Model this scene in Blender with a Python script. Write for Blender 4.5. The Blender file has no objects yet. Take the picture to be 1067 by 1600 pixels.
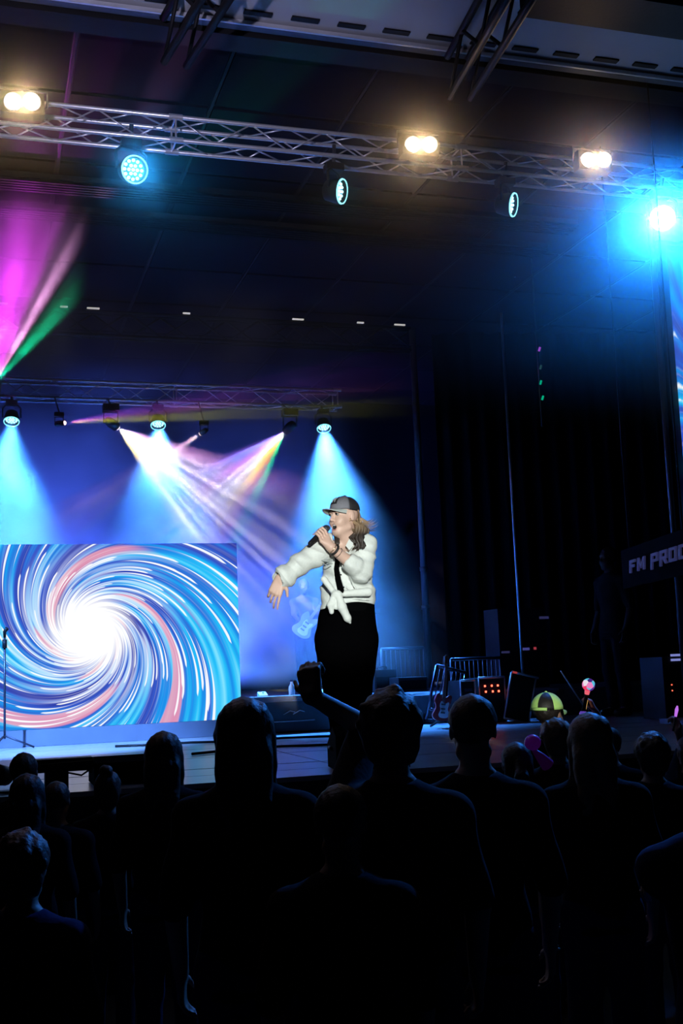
import bpy, math, random
import numpy as np
from mathutils import Vector, Matrix

rng = random.Random(7)
sc = bpy.context.scene
COL = sc.collection
R = math.radians

# ------------------------------------------------------------------ camera
F_PX, CX, CY = 1800.0, 533.5, 800.0
YAW, PITCH, ROLL = R(17.5), math.atan(240/1800.0), R(2.26)
CAM = Vector((0.0, 0.0, 1.74))
_f = Vector((math.sin(YAW)*math.cos(PITCH), math.cos(YAW)*math.cos(PITCH), math.sin(PITCH)))
_r0 = Vector((math.cos(YAW), -math.sin(YAW), 0.0))
_u0 = _r0.cross(_f)
_u = _u0*math.cos(ROLL) + _r0*math.sin(ROLL)
_r = _r0*math.cos(ROLL) - _u0*math.sin(ROLL)
cd = bpy.data.cameras.new('camera')
cd.sensor_fit = 'VERTICAL'; cd.sensor_height = 36.0; cd.sensor_width = 24.0
cd.lens = 36.0*F_PX/1600.0
cd.clip_start = 0.05; cd.clip_end = 200
cam = bpy.data.objects.new('camera', cd); COL.objects.link(cam)
_m = Matrix((_r, _u, -_f)).transposed().to_4x4(); _m.translation = CAM
cam.matrix_world = _m
sc.camera = cam

def ray(px, py): return _f + _r*((px-CX)/F_PX) + _u*((CY-py)/F_PX)
def W(px, py, d): return CAM + ray(px, py)*d                      # axial depth d
def onY(px, py, Y): q = ray(px, py); return CAM + q*((Y-CAM.y)/q.y)
def onZ(px, py, Z): q = ray(px, py); return CAM + q*((Z-CAM.z)/q.z)
def onX(px, py, X): q = ray(px, py); return CAM + q*((X-CAM.x)/q.x)

# ------------------------------------------------------------------ world, view
wd = bpy.data.worlds.new('night'); sc.world = wd; wd.use_nodes = True
bg = wd.node_tree.nodes['Background']
bg.inputs[0].default_value = (0.10, 0.12, 0.35, 1); bg.inputs[1].default_value = 0.0004
sc.view_settings.view_transform = 'Standard'; sc.view_settings.look = 'None'
sc.view_settings.exposure = 0.0; sc.view_settings.gamma = 1.0
sc.view_settings.use_curve_mapping = False
sc.cycles.max_bounces = 4; sc.cycles.diffuse_bounces = 2; sc.cycles.glossy_bounces = 2
sc.cycles.transmission_bounces = 3; sc.cycles.volume_bounces = 0; sc.cycles.transparent_max_bounces = 8
sc.cycles.volume_max_steps = 64
sc.cycles.caustics_reflective = False; sc.cycles.caustics_refractive = False

# ------------------------------------------------------------------ materials
MATS = {}
def mat(name, col=(.5, .5, .5), rough=.6, metal=0.0, var=.12, scale=14.0, bump=.15, emit=None, es=0.0, spec=.5, sheen=0):
    if name in MATS: return MATS[name]
    m = bpy.data.materials.new(name); m.use_nodes = True
    nt = m.node_tree; b = nt.nodes['Principled BSDF']
    tc = nt.nodes.new('ShaderNodeTexCoord')
    nz = nt.nodes.new('ShaderNodeTexNoise'); nz.inputs['Scale'].default_value = scale; nz.inputs['Detail'].default_value = 3
    nt.links.new(tc.outputs['Object'], nz.inputs['Vector'])
    mp = nt.nodes.new('ShaderNodeMapRange')
    mp.inputs['To Min'].default_value = 1-var; mp.inputs['To Max'].default_value = 1+var
    nt.links.new(nz.outputs['Fac'], mp.inputs['Value'])
    mx = nt.nodes.new('ShaderNodeVectorMath'); mx.operation = 'SCALE'
    mx.inputs[0].default_value = col[:3]
    nt.links.new(mp.outputs[0], mx.inputs['Scale'])
    nt.links.new(mx.outputs[0], b.inputs['Base Color'])
    b.inputs['Roughness'].default_value = rough; b.inputs['Metallic'].default_value = metal
    b.inputs['Specular IOR Level'].default_value = spec
    if sheen: b.inputs['Sheen Weight'].default_value = sheen
    if bump:
        bp = nt.nodes.new('ShaderNodeBump'); bp.inputs['Strength'].default_value = bump; bp.inputs['Distance'].default_value = .01
        nt.links.new(nz.outputs['Fac'], bp.inputs['Height']); nt.links.new(bp.outputs[0], b.inputs['Normal'])
    if emit:
        b.inputs['Emission Color'].default_value = (*emit, 1); b.inputs['Emission Strength'].default_value = es
    MATS[name] = m
    return m

M_alu   = mat('aluminium', (.72, .72, .76), .30, .65, .08, 30, .05)
M_dalu  = mat('dull_steel', (.10, .10, .12), .45, .8, .1, 30, .05)
M_black = mat('black_paint', (.006, .006, .008), .6, 0, .2, 40, .1, spec=.2)
M_plast = mat('black_plastic', (.008, .008, .010), .55, 0, .2, 60, .08, spec=.25)
M_drape = mat('black_drape', (.0025, .0025, .0035), .95, 0, .3, 5, .3, spec=.05)
M_stage = mat('stage_deck', (.36, .38, .43), .30, 0, .25, 3.0, .12)
M_skirt = mat('stage_skirt', (.012, .012, .016), .8, 0, .3, 6, .2)
M_ply   = mat('riser_panel', (.10, .12, .15), .5, 0, .3, 8, .1)
M_canopy = mat('canopy_sheet', (.42, .43, .46), .6, 0, .1, 2, .05)
M_roofp = mat('roof_panel', (.006, .005, .011), .9, 0, .35, 3, .1, spec=.05)
M_seam  = mat('roof_seam', (.018, .016, .024), .7, 0, .9, 50, .1, spec=.1)
M_ground = mat('dark_ground', (.02, .02, .022), .8, 0, .3, 4, .2)

# ------------------------------------------------------------------ mesh helpers
def new_obj(name, me, m=None, parent=None, smooth=False):
    if m is not None and not me.materials: me.materials.append(m)
    if smooth:
        me.polygons.foreach_set('use_smooth', [True]*len(me.polygons)); me.update()
    o = bpy.data.objects.new(name, me); COL.objects.link(o)
    if parent is not None: o.parent = parent
    return o

def frame_for(t, hint=None):
    t = t.normalized()
    h = hint if hint is not None else (Vector((0, 0, 1)) if abs(t.z) < .9 else Vector((1, 0, 0)))
    a = t.cross(h).normalized(); b = a.cross(t).normalized()
    return a, b

class MB:
    def __init__(s): s.v = []; s.f = []
    def quadbox(s, c, size, M=None):
        c = Vector(c); n = len(s.v); hx, hy, hz = [k/2 for k in size]
        for dx in (-hx, hx):
            for dy in (-hy, hy):
                for dz in (-hz, hz):
                    p = Vector((dx, dy, dz))
                    if M is not None: p = M @ p
                    s.v.append(c+p)
        for q in ((0, 1, 3, 2), (4, 6, 7, 5), (0, 4, 5, 1), (2, 3, 7, 6), (0, 2, 6, 4), (1, 5, 7, 3)):
            s.f.append(tuple(n+i for i in q))
        return s
    def tube(s, pts, rad, n=8, cap=True, flat=1.0, hint=None):
        pts = [Vector(p) for p in pts]
        if not hasattr(rad, '__len__'): rad = [rad]*len(pts)
        base = len(s.v); prev = None
        for i, p in enumerate(pts):
            t = pts[min(i+1, len(pts)-1)]-pts[max(i-1, 0)]
            if t.length < 1e-9: t = Vector((0, 0, 1))
            if prev is None: a, b = frame_for(t, hint)
            else:
                t.normalize(); a = (prev - t*prev.dot(t))
                if a.length < 1e-6: a, b = frame_for(t)
                a.normalize(); b = a.cross(t).normalized()
            prev = a
            for k in range(n):
                w = 2*math.pi*k/n
                s.v.append(p + a*(math.cos(w)*rad[i]) + b*(math.sin(w)*rad[i]*flat))
        for i in range(len(pts)-1):
            for k in range(n):
                k2 = (k+1) % n
                s.f.append((base+i*n+k, base+i*n+k2, base+(i+1)*n+k2, base+(i+1)*n+k))
        if cap:
            s.f.append(tuple(base+k for k in range(n))[::-1])
            s.f.append(tuple(base+(len(pts)-1)*n+k for k in range(n)))
        return s
    def lathe(s, prof, n=24, M=None, o=(0, 0, 0), cap=True):
        """profile [(r, z)] about local z, then M, then o"""
        base = len(s.v); o = Vector(o)
        for r, z in prof:
            for k in range(n):
                w = 2*math.pi*k/n; p = Vector((r*math.cos(w), r*math.sin(w), z))
                if M is not None: p = M @ p
                s.v.append(o+p)
        for i in range(len(prof)-1):
            for k in range(n):
                k2 = (k+1) % n
                s.f.append((base+i*n+k, base+i*n+k2, base+(i+1)*n+k2, base+(i+1)*n+k))
        if cap:
            s.f.append(tuple(base+k for k in range(n))[::-1])
            s.f.append(tuple(base+(len(prof)-1)*n+k for k in range(n)))
        return s
    def prism(s, poly, a, b, ex):
        """polygon [(p,q)] on axes a,b extruded by vector ex (all Vectors); origin in a,b,ex[1]"""
        o, ex = ex; n = len(poly); base = len(s.v)
        for e in (Vector((0, 0, 0)), ex):
            for p, q in poly: s.v.append(o + a*p + b*q + e)
        s.f.append(tuple(base+i for i in range(n))[::-1]); s.f.append(tuple(base+n+i for i in range(n)))
        for i in range(n):
            j = (i+1) % n
            s.f.append((base+i, base+j, base+n+j, base+n+i))
        return s
    def mesh(s, name):
        me = bpy.data.meshes.new(name); me.from_pydata([tuple(p) for p in s.v], [], s.f); me.update(); return me
    def build(s, name, m, parent=None, smooth=False): return new_obj(name, s.mesh(name), m, parent, smooth)

def tag(o, label, cat, group=None, kind=None):
    o['label'] = label; o['category'] = cat
    if group: o['group'] = group
    if kind: o['kind'] = kind
    return o
def thing(name, label, cat, loc=(0, 0, 0), rz=0.0, group=None):
    o = bpy.data.objects.new(name, None); COL.objects.link(o)
    o.location = loc; o.rotation_euler = (0, 0, rz); o.empty_display_size = .1
    return tag(o, label, cat, group)
def struct(o): o['kind'] = 'structure'; return o
def copy_tree(o, parent=None):
    c = o.copy(); COL.objects.link(c); c.parent = parent
    for ch in list(o.children): copy_tree(ch, c)
    return c
def look(dirv, hint=None):
    """3x3 whose -Z looks along dirv, X along hint as far as possible"""
    z = -Vector(dirv).normalized()
    h = Vector(hint) if hint is not None else (Vector((1, 0, 0)) if abs(z.x) < .9 else Vector((0, 1, 0)))
    x = (h - z*h.dot(z)).normalized(); y = z.cross(x)
    return Matrix((x, y, z)).transposed()
# ------------------------------------------------------------------ lights used by the show
def spot_light(name, loc, dirv, col, watts, angle, blend=.5, radius=.05, hint=None, gobo=None, parent=None):
    ld = bpy.data.lights.new(name, 'SPOT'); ld.energy = watts; ld.color = col
    ld.spot_size = R(angle); ld.spot_blend = blend; ld.shadow_soft_size = radius
    o = bpy.data.objects.new(name, ld); COL.objects.link(o)
    m = look(dirv, hint).to_4x4(); m.translation = Vector(loc)
    o.matrix_world = m
    if gobo: gobo_nodes(ld, angle, gobo)
    return o

def gobo_nodes(ld, angle, g):
    """a gobo wheel: coloured slots side by side across local x; thin in local y"""
    ld.use_nodes = True; nt = ld.node_tree
    em = nt.nodes['Emission']; N = nt.nodes.new; L = nt.links.new
    tc = N('ShaderNodeTexCoord'); sp = N('ShaderNodeSeparateXYZ'); L(tc.outputs['Normal'], sp.inputs[0])
    def mth(op, a, b=None, clamp=False):
        n = N('ShaderNodeMath'); n.operation = op; n.use_clamp = clamp
        for i, x in enumerate((a, b)):
            if x is None: continue
            if isinstance(x, (int, float)): n.inputs[i].default_value = x
            else: L(x, n.inputs[i])
        return n.outputs[0]
    z = mth('ABSOLUTE', sp.outputs['Z'])
    x = mth('DIVIDE', sp.outputs['X'], z); y = mth('DIVIDE', sp.outputs['Y'], z)
    t = math.tan(R(angle)/2)
    fx = mth('ADD', mth('MULTIPLY', x, -.5/t), .5)
    rp = N('ShaderNodeValToRGB'); rp.color_ramp.interpolation = 'EASE'
    cr = rp.color_ramp; st = g['stops']
    while len(cr.elements) < len(st): cr.elements.new(.5)
    for e, (p, c) in zip(cr.elements, st): e.position = p; e.color = (*c, 1)
    L(fx, rp.inputs[0])
    nz = N('ShaderNodeTexNoise'); nz.noise_dimensions = '2D'
    cb = N('ShaderNodeCombineXYZ'); L(mth('MULTIPLY', fx, g.get('slots', 12.0)), cb.inputs[0]); cb.inputs[1].default_value = g.get('seed', 0.0)
    L(cb.outputs[0], nz.inputs['Vector']); nz.inputs['Scale'].default_value = 1.0; nz.inputs['Detail'].default_value = 1.0
    mr = N('ShaderNodeMapRange'); L(nz.outputs['Fac'], mr.inputs['Value'])
    mr.inputs['From Min'].default_value = .40; mr.inputs['From Max'].default_value = .62
    mr.inputs['To Min'].default_value = g.get('floor', .15); mr.inputs['To Max'].default_value = 1.0
    ym = N('ShaderNodeMapRange'); ym.interpolation_type = 'SMOOTHSTEP'
    L(mth('ABSOLUTE', y), ym.inputs['Value'])
    w = g.get('thin', .35)*t
    ym.inputs['From Min'].default_value = w*.6; ym.inputs['From Max'].default_value = w
    ym.inputs['To Min'].default_value = 1; ym.inputs['To Max'].default_value = 0
    L(rp.outputs[0], em.inputs['Color'])
    L(mth('MULTIPLY', mr.outputs[0], ym.outputs[0]), em.inputs['Strength'])

# ------------------------------------------------------------------ the setting: ground, stage, roof
DECK, RISER = 1.10, 1.42
YF, YR, YB = 6.75, 11.62, 19.0           # stage front edge, riser front, backdrop
g = MB().quadbox((1, 8, -.05), (44, 34, .1)).build('floor', M_ground); struct(g)
g['label'] = 'dark trampled ground the crowd stands on'

def deck_boards():
    root = struct(MB().quadbox((1.0, (YF+YR)/2, DECK-.12), (17, YR-YF, .18)).build('floor_stage', M_skirt))
    root['label'] = 'raised stage deck of pale boards'
    n = 10; bw = (YR-YF)/n
    for j in range(n):
        for i in range(7):
            sx = 17/7
            o = MB().quadbox((1.0-8.5+sx*(i+.5), YF+bw*(j+.5), DECK-.015+rng.uniform(-.002, .0)), (sx-.012, bw-.012, .03)).build('deck_board', M_stage, root)
    return root
deck_boards()
w = struct(MB().quadbox((1.0, YF-.02, (DECK-.2)/2), (17, .03, DECK-.2)).build('wall_stage_skirt', M_skirt))
rz = struct(MB().quadbox((1.5, (YR+YB)/2, (DECK-.25+RISER-.02)/2+.1), (16, YB-YR, RISER-DECK+.02)).build('floor_riser', M_ply))
rz['label'] = 'low platform along the back of the stage'
for i in range(14):
    MB().quadbox((-5.9+i*1.14, YR-.02, (DECK+RISER)/2-.015), (1.12, .03, RISER-DECK-.035)).build('riser_panel', M_ply, rz)
struct(MB().quadbox((1.5, YB+.05, 3.6), (20, .1, 7.2)).build('wall_back', M_drape))
# side drape with folds
def drape(name, p0, p1, z0, z1, folds, amp, parent=None):
    p0 = Vector(p0); p1 = Vector(p1); n = folds*8; d = (p1-p0); nn = Vector((-d.y, d.x, 0)).normalized()
    b = MB()
    for k in range(n+1):
        t = k/n; q = p0+d*t+nn*(amp*math.sin(t*folds*2*math.pi))
        b.v += [Vector((q.x, q.y, z0)), Vector((q.x, q.y, z1))]
    for k in range(n): b.f.append((2*k, 2*k+2, 2*k+3, 2*k+1))
    o = b.build(name, M_drape, parent, True)
    md = o.modifiers.new('th', 'SOLIDIFY'); md.thickness = .01
    return o
struct(drape('wall_right', (5.75, 13.9, 0), (9.5, 13.2, 0), 1.12, 6.1, 16, .05))
struct(drape('wall_wing', (9.5, 13.2, 0), (10.6, 6.0, 0), .0, 6.1, 18, .05))

# roof: dark panels over the stage, paler canopy over the pit
ROOF = 6.24
roof = struct(MB().quadbox((1.5, 13.2, ROOF+.16), (20, 11.6, .06)).build('ceiling', M_black))
roof['label'] = 'dark roof over the stage'
px_, py_ = 1.15, 1.3
for j in range(9):
    for i in range(16):
        x = -7.4+i*px_; y = 7.55+j*py_
        if y > 18.4: continue
        MB().quadbox((x+px_/2, y+py_/2, ROOF+.12), (px_-.05, py_-.06, .02)).build('roof_panel', M_roofp, roof)
for i in range(17):
    MB().quadbox((-7.4+i*px_, 10.6, ROOF+.105), (.022, 6.2, .012)).build('roof_seam', M_seam, roof)
can = struct(MB().quadbox((1.5, 5.0, ROOF+.03), (20, 4.7, .05)).build('ceiling_canopy', M_canopy))
can['label'] = 'pale canopy sheet above the crowd'
edge = struct(MB().quadbox((1.5, 7.39, ROOF+.03), (20, .06, .13)).build('trim_canopy_edge', M_dalu))
for i in range(46):
    MB().quadbox((-6+i*.34, 7.24, ROOF-.001), (.20, .05, .012)).build('slot', M_black, edge)
MB().quadbox((1.5, 7.345, ROOF-.02), (20, .02, .03)).build('edge_rail', M_alu, edge)
hb = struct(MB().quadbox((1.5, 7.56, ROOF+.01), (20, .22, .14)).build('trim_header_beam', M_black))

# ------------------------------------------------------------------ trusses
def truss(name, label, p0, p1, h, dpt, mc, rc=.017, rb=.0062, pitch=.28, tilt=0, couplers=True, cat='truss', mb=None):
    """box truss from p0 to p1 (centre line), level"""
    p0 = Vector(p0); p1 = Vector(p1); ax = (p1-p0); Ln = ax.length; ax.normalize()
    up = Vector((0, 0, 1)); 
    if abs(ax.z) > .9: up = Vector((1, 0, 0))
    sd = ax.cross(up).normalized(); up = sd.cross(ax).normalized()
    mb = mb or mc
    root = thing(name, label, cat, p0)
    cor = [(-h/2, -dpt/2), (-h/2, dpt/2), (h/2, -dpt/2), (h/2, dpt/2)]
    ch = MB().tube([(0, 0, 0), tuple(ax*Ln)], rc, 10).mesh('chord')
    for a, b in cor:
        o = new_obj('chord', ch, mc, root, True); o.location = up*a+sd*b
    n = max(2, int(Ln/pitch)); st = Ln/n
    cache = {}
    def brace(q0, q1):
        d = q1-q0; key = tuple(round(c, 4) for c in d)
        if key not in cache: cache[key] = MB().tube([(0, 0, 0), tuple(d)], rb, 6).mesh('brace')
        o = new_obj('brace', cache[key], mb, root, True); o.location = q0
    for i in range(n):
        s0, s1 = i*st, (i+1)*st
        if i % 2: s0, s1 = s1, s0
        for (a0, b0), (a1, b1) in ((cor[0], cor[2]), (cor[3], cor[1]), (cor[1], cor[0]), (cor[2], cor[3])):
            brace(ax*s0+up*a0+sd*b0, ax*s1+up*a1+sd*b1)
    if couplers:
        k = max(1, int(Ln/2.0)); cm = None
        for i in range(k+1):
            b = MB(); s = Ln*i/k
            for a in range(4):
                c0 = cor[(0, 1, 3, 2)[a]]; c1 = cor[(1, 3, 2, 0)[a]]
                b.tube([up*c0[0]+sd*c0[1], up*c1[0]+sd*c1[1]], rb*1.25, 6)
            for c in cor: b.tube([up*c[0]+sd*c[1]-ax*.05, up*c[0]+sd*c[1]+ax*.05], rc*1.35, 10)
            cm = cm or b.mesh('coupler')
            o = new_obj('coupler', cm, mb, root); o.location = ax*s
    return root

TRZ = 5.71; TH, TD = .18, .20
ft = truss('lighting_truss', 'long bright aluminium box truss carrying the warm blinders above the front of the stage',
      (-3.2, 8.1, TRZ), (8.2, 8.1, TRZ), TH, TD, M_alu)
bt = truss('lighting_truss', 'aluminium box truss over the video wall with its right end free',
      (-4.0, 14.1, 5.19), (4.42, 14.1, 5.19), .22, .22, M_alu, rc=.017, rb=.0062, pitch=.30)
# stage roof frame at the back: dark lattice beam on a post
bm_ = truss('roof_beam', 'dark lattice roof beam spanning above the back of the stage', (-5.0, 14.0, 6.02), (5.5, 14.0, 6.02), .30, .12, M_black, rc=.022, rb=.015, pitch=.42, couplers=False, cat='beam')
lit = mat('beam_marker_glow', (.8, .8, .75), .5, 0, .1, 20, 0, (1, .95, .85), .5)  # emission stands in for light the strips throw back
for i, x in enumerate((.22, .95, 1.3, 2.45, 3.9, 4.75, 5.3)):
    o = MB().quadbox((x+5.0, -.09, .18), (.09 if i % 2 else .15, .02, .018)).build('glowing_strip', lit, bm_)
post = thing('stage_post', 'slim grey steel post holding up the back corner of the stage roof', 'post', (5.49, 13.95, RISER))
M_post = mat('grey_post', (.07, .07, .09), .5, .4, .1, 20, .05)
MB().tube([(0, 0, .02), (0, 0, 4.76)], .045, 14).build('tube', M_post, post, True)
for z in (1.0, 1.5): MB().tube([(0, 0, z), (0, 0, z+.05)], .054, 14).build('clamp', M_dalu, post, True)
MB().quadbox((0, 0, .01), (.25, .25, .02)).build('base_plate', M_dalu, post)
pole = thing('aluminium_pole', 'thin shiny aluminium pole standing at the side of the stage before the black drape', 'pole', (5.86, 12.0, DECK))
MB().tube([(0, 0, .02), (0, 0, 4.7)], .016, 10).build('tube', M_alu, pole, True)
MB().quadbox((0, 0, .01), (.3, .3, .02)).build('base_plate', M_dalu, pole)
M_slat = mat('slat_steel', (.004, .004, .006), .8, 0, .1, 30, .05, spec=.05)
# purlins with corrugated slats under the roof
for Y, lab in ((10.35, 'nearer of the two dark slatted purlins under the stage roof'), (11.05, 'farther of the two dark slatted purlins under the stage roof')):
    pu = thing('slatted_purlin', lab, 'roof beam', (-5, Y, ROOF-.04))
    sl = MB().quadbox((0, 0, 0), (11.0, .03, .02)).mesh('slat')
    for k in range(5):
        o = new_obj('slat', sl, M_slat, pu); o.location = (5.5, k*.055, .03)
    MB().quadbox((5.5, .11, .075), (11.0, .28, .05)).build('purlin', M_black, pu)
# lattice girders below the canopy
def girder(lab, a, b, dz=.32, w=.16):
    a = Vector(a); b = Vector(b)
    ax = (b-a).normalized(); L_ = (b-a).length; sd = ax.cross(Vector((0, 0, 1))).normalized()
    r_ = thing('lattice_girder', lab, 'girder', a)
    for s in (-1, 1):
        for z in (0, -dz):
            MB().tube([tuple(sd*s*w/2+Vector((0, 0, z))), tuple(sd*s*w/2+ax*L_+Vector((0, 0, z)))], .028, 8).build('chord', M_black, r_, True)
    n = int(L_/.35)
    for i in range(n):
        s0, s1 = L_*i/n, L_*(i+1)/n
        for s in (-1, 1):
            z0, z1 = (0, -dz) if i % 2 else (-dz, 0)
            MB().tube([tuple(ax*s0+sd*s*w/2+Vector((0, 0, z0))), tuple(ax*s1+sd*s*w/2+Vector((0, 0, z1)))], .014, 6).build('brace', M_black, r_, True)
g0 = onZ(275, 35, 6.15); g1 = onZ(300, -8, 6.15)
girder('dark lattice girder crossing below the canopy near the left', (g0.x, 7.40, 6.2), (g0.x+(g1.x-g0.x)*4, 7.40+(g1.y-g0.y)*4, 6.2))
g0 = onZ(725, 88, 6.15); g1 = onZ(775, 0, 6.15)
girder('dark lattice girder crossing below the canopy near the right', (g0.x, 7.40, 6.2), (g0.x+(g1.x-g0.x)*3, 7.40+(g1.y-g0.y)*3, 6.2))
be = thing('roof_beam', 'wide black beam across the top right corner under the canopy', 'beam', (0, 0, 0))
p = onZ(810, 5, 6.2); q = onZ(1067, 35, 6.2)
MB().quadbox(((p.x+q.x)/2+.8, (p.y+q.y)/2-.14, 6.22), ((q-p).length+1.6, .30, .14)).build('web', M_black, be)
MB().quadbox(((p.x+q.x)/2+.8, (p.y+q.y)/2-.14, 6.13), ((q-p).length+1.6, .38, .03)).build('flange', M_black, be)
# ------------------------------------------------------------------ video wall
def swirl_material(name, k=1.75, lanes=74, gain=1.0, seed=0.0, core=.34, pink=.8):
    m = bpy.data.materials.new(name); m.use_nodes = True
    nt = m.node_tree; nt.nodes.clear(); N = nt.nodes.new; L = nt.links.new
    def V(x, sock):
        if isinstance(x, (int, float)): sock.default_value = x
        else: L(x, sock)
    def mt(op, a, b=None, c=None, clamp=False):
        n = N('ShaderNodeMath'); n.operation = op; n.use_clamp = clamp
        for i, x in enumerate((a, b, c)):
            if x is not None: V(x, n.inputs[i])
        return n.outputs[0]
    def sstep(x, a, b, lo=0.0, hi=1.0):
        n = N('ShaderNodeMapRange'); n.interpolation_type = 'SMOOTHSTEP'; V(x, n.inputs['Value'])
        n.inputs['From Min'].default_value = a; n.inputs['From Max'].default_value = b
        n.inputs['To Min'].default_value = lo; n.inputs['To Max'].default_value = hi
        return n.outputs[0]
    def noise(x, y, z, detail=1.0):
        c = N('ShaderNodeCombineXYZ'); V(x, c.inputs[0]); V(y, c.inputs[1]); V(z, c.inputs[2])
        n = N('ShaderNodeTexNoise'); n.inputs['Scale'].default_value = 1.0; n.inputs['Detail'].default_value = detail
        L(c.outputs[0], n.inputs['Vector']); return n.outputs['Fac']
    def white(x, y):
        c = N('ShaderNodeCombineXYZ'); V(x, c.inputs[0]); V(y, c.inputs[1])
        n = N('ShaderNodeTexWhiteNoise'); n.noise_dimensions = '2D'; L(c.outputs[0], n.inputs['Vector']); return n.outputs['Value']
    tc = N('ShaderNodeTexCoord'); sp = N('ShaderNodeSeparateXYZ'); L(tc.outputs['Object'], sp.inputs[0])
    x, z = sp.outputs['X'], sp.outputs['Z']
    r = mt('ADD', mt('SQRT', mt('ADD', mt('MULTIPLY', x, x), mt('MULTIPLY', z, z))), .002)
    th = mt('ARCTAN2', z, x); lr = mt('LOGARITHM', r, math.e)
    phi = mt('ADD', th, mt('MULTIPLY', lr, k))
    cp, spn = mt('COSINE', phi), mt('SINE', phi)
    def ring(A, s, ls, d=1.0):
        return noise(mt('MULTIPLY', cp, A), mt('MULTIPLY', spn, A), mt('ADD', mt('MULTIPLY', lr, ls), s+seed), d)
    broad = ring(3.6, 3.0, .9, 1.0); mid = ring(9.0, 11.0, 1.1, 1.0); fine = ring(26.0, 21.0, 1.6, 1.0); pinkn = ring(3.1, 57.3, .9, 0.0)
    val = mt('ADD', mt('MULTIPLY', broad, .55), mt('MULTIPLY', mid, .45))
    ramp = N('ShaderNodeValToRGB'); cr = ramp.color_ramp
    st = [(.36, (.030, .045, .36)), (.45, (.035, .10, .58)), (.53, (.012, .27, .80)), (.61, (.02, .52, .92)), (.72, (.25, .82, 1.0))]
    while len(cr.elements) < len(st): cr.elements.new(.5)
    for e, (p, c) in zip(cr.elements, st): e.position = p; e.color = (*c, 1)
    L(val, ramp.inputs[0])
    # pink arms
    mx = N('ShaderNodeMix'); mx.data_type = 'RGBA'
    L(mt('MULTIPLY', sstep(pinkn, .675, .73), pink), mx.inputs[0]); L(ramp.outputs[0], mx.inputs[6]); mx.inputs[7].default_value = (.85, .32, .42, 1)
    # fine filaments
    fil = mt('MULTIPLY', sstep(fine, .56, .70), sstep(r, .2, 1.3, .9, .12))
    # tapering white streaks, lane by lane
    def streaks(nl, ls, thr, wid, sd):
        u = mt('MULTIPLY', mt('ADD', mt('DIVIDE', phi, 2*math.pi), 8.0), float(nl))
        lane = mt('MODULO', mt('FLOOR', u), float(nl)); fu = mt('ABSOLUTE', mt('SUBTRACT', mt('FRACT', u), .5))
        s = mt('ADD', mt('MULTIPLY', lr, ls), mt('MULTIPLY', white(lane, sd+seed), 7.0))
        cell = mt('FLOOR', s); fs = mt('FRACT', s)
        on = mt('GREATER_THAN', white(mt('ADD', lane, .37), mt('ADD', cell, sd+3.1+seed)), thr)
        prof = mt('MULTIPLY', sstep(fs, .12, .85), sstep(fs, .90, .97, 1, 0))
        wd_ = mt('MULTIPLY', prof, wid)
        body = mt('MULTIPLY', sstep(mt('SUBTRACT', wd_, fu), 0.0, .09), mt('MINIMUM', mt('MULTIPLY', prof, 4.0), 1.0))
        return mt('MULTIPLY', on, body)
    s1 = streaks(lanes, 2.0, .56, .26, 1.0)
    s2 = streaks(int(lanes*.62), 1.4, .72, .17, 5.0)
    stk = mt('MINIMUM', mt('ADD', mt('MULTIPLY', s1, .9), s2), 1.0)
    wht = mt('MINIMUM', mt('ADD', stk, mt('MULTIPLY', fil, .45)), 1.0)
    m2 = N('ShaderNodeMix'); m2.data_type = 'RGBA'
    L(wht, m2.inputs[0]); L(mx.outputs[2], m2.inputs[6]); m2.inputs[7].default_value = (.95, .97, 1, 1)
    # bright heart of the picture
    co = mt('ADD', sstep(r, core*.55, core*1.45, 1.0, 0.0), mt('MULTIPLY', mt('MULTIPLY', sstep(r, core, core*2.9, 1.0, 0.0), sstep(mid, .42, .60)), .6), clamp=True)
    m3 = N('ShaderNodeMix'); m3.data_type = 'RGBA'
    L(co, m3.inputs[0]); L(m2.outputs[2], m3.inputs[6]); m3.inputs[7].default_value = (1, 1, 1, 1)
    em = N('ShaderNodeEmission'); L(m3.outputs[2], em.inputs['Color']); em.inputs['Strength'].default_value = gain
    out = N('ShaderNodeOutputMaterial'); L(em.outputs[0], out.inputs['Surface'])
    return m

SX0, SX1, SZ0, SZ1, SY = -.42, 2.46, 1.26, 3.01, 11.40
scx, scz = 1.00, 2.16
wall = thing('video_wall', 'large video wall at the back of the stage showing a white and blue light swirl', 'screen', (scx, SY, DECK))
fo = MB().quadbox(((SX0+SX1)/2-scx, 0, (SZ0+SZ1)/2-scz), (SX1-SX0, .02, SZ1-SZ0)).build('screen_face', swirl_material('swirl_screen', gain=1.05), wall)
fo.location = (0, -.02, scz-DECK)
MB().quadbox(((SX0+SX1)/2-scx, .05, (SZ0+SZ1)/2-DECK), (SX1-SX0, .10, SZ1-SZ0)).build('cabinet', M_plast, wall)
M_base = mat('screen_base', (.16, .18, .24), .5, 0, .15, 6, .1)
MB().quadbox(((SX0+SX1)/2-scx, .04, (SZ0-DECK)/2), (SX1-SX0, .14, SZ0-DECK-.004)).build('base', M_base, wall)

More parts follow.
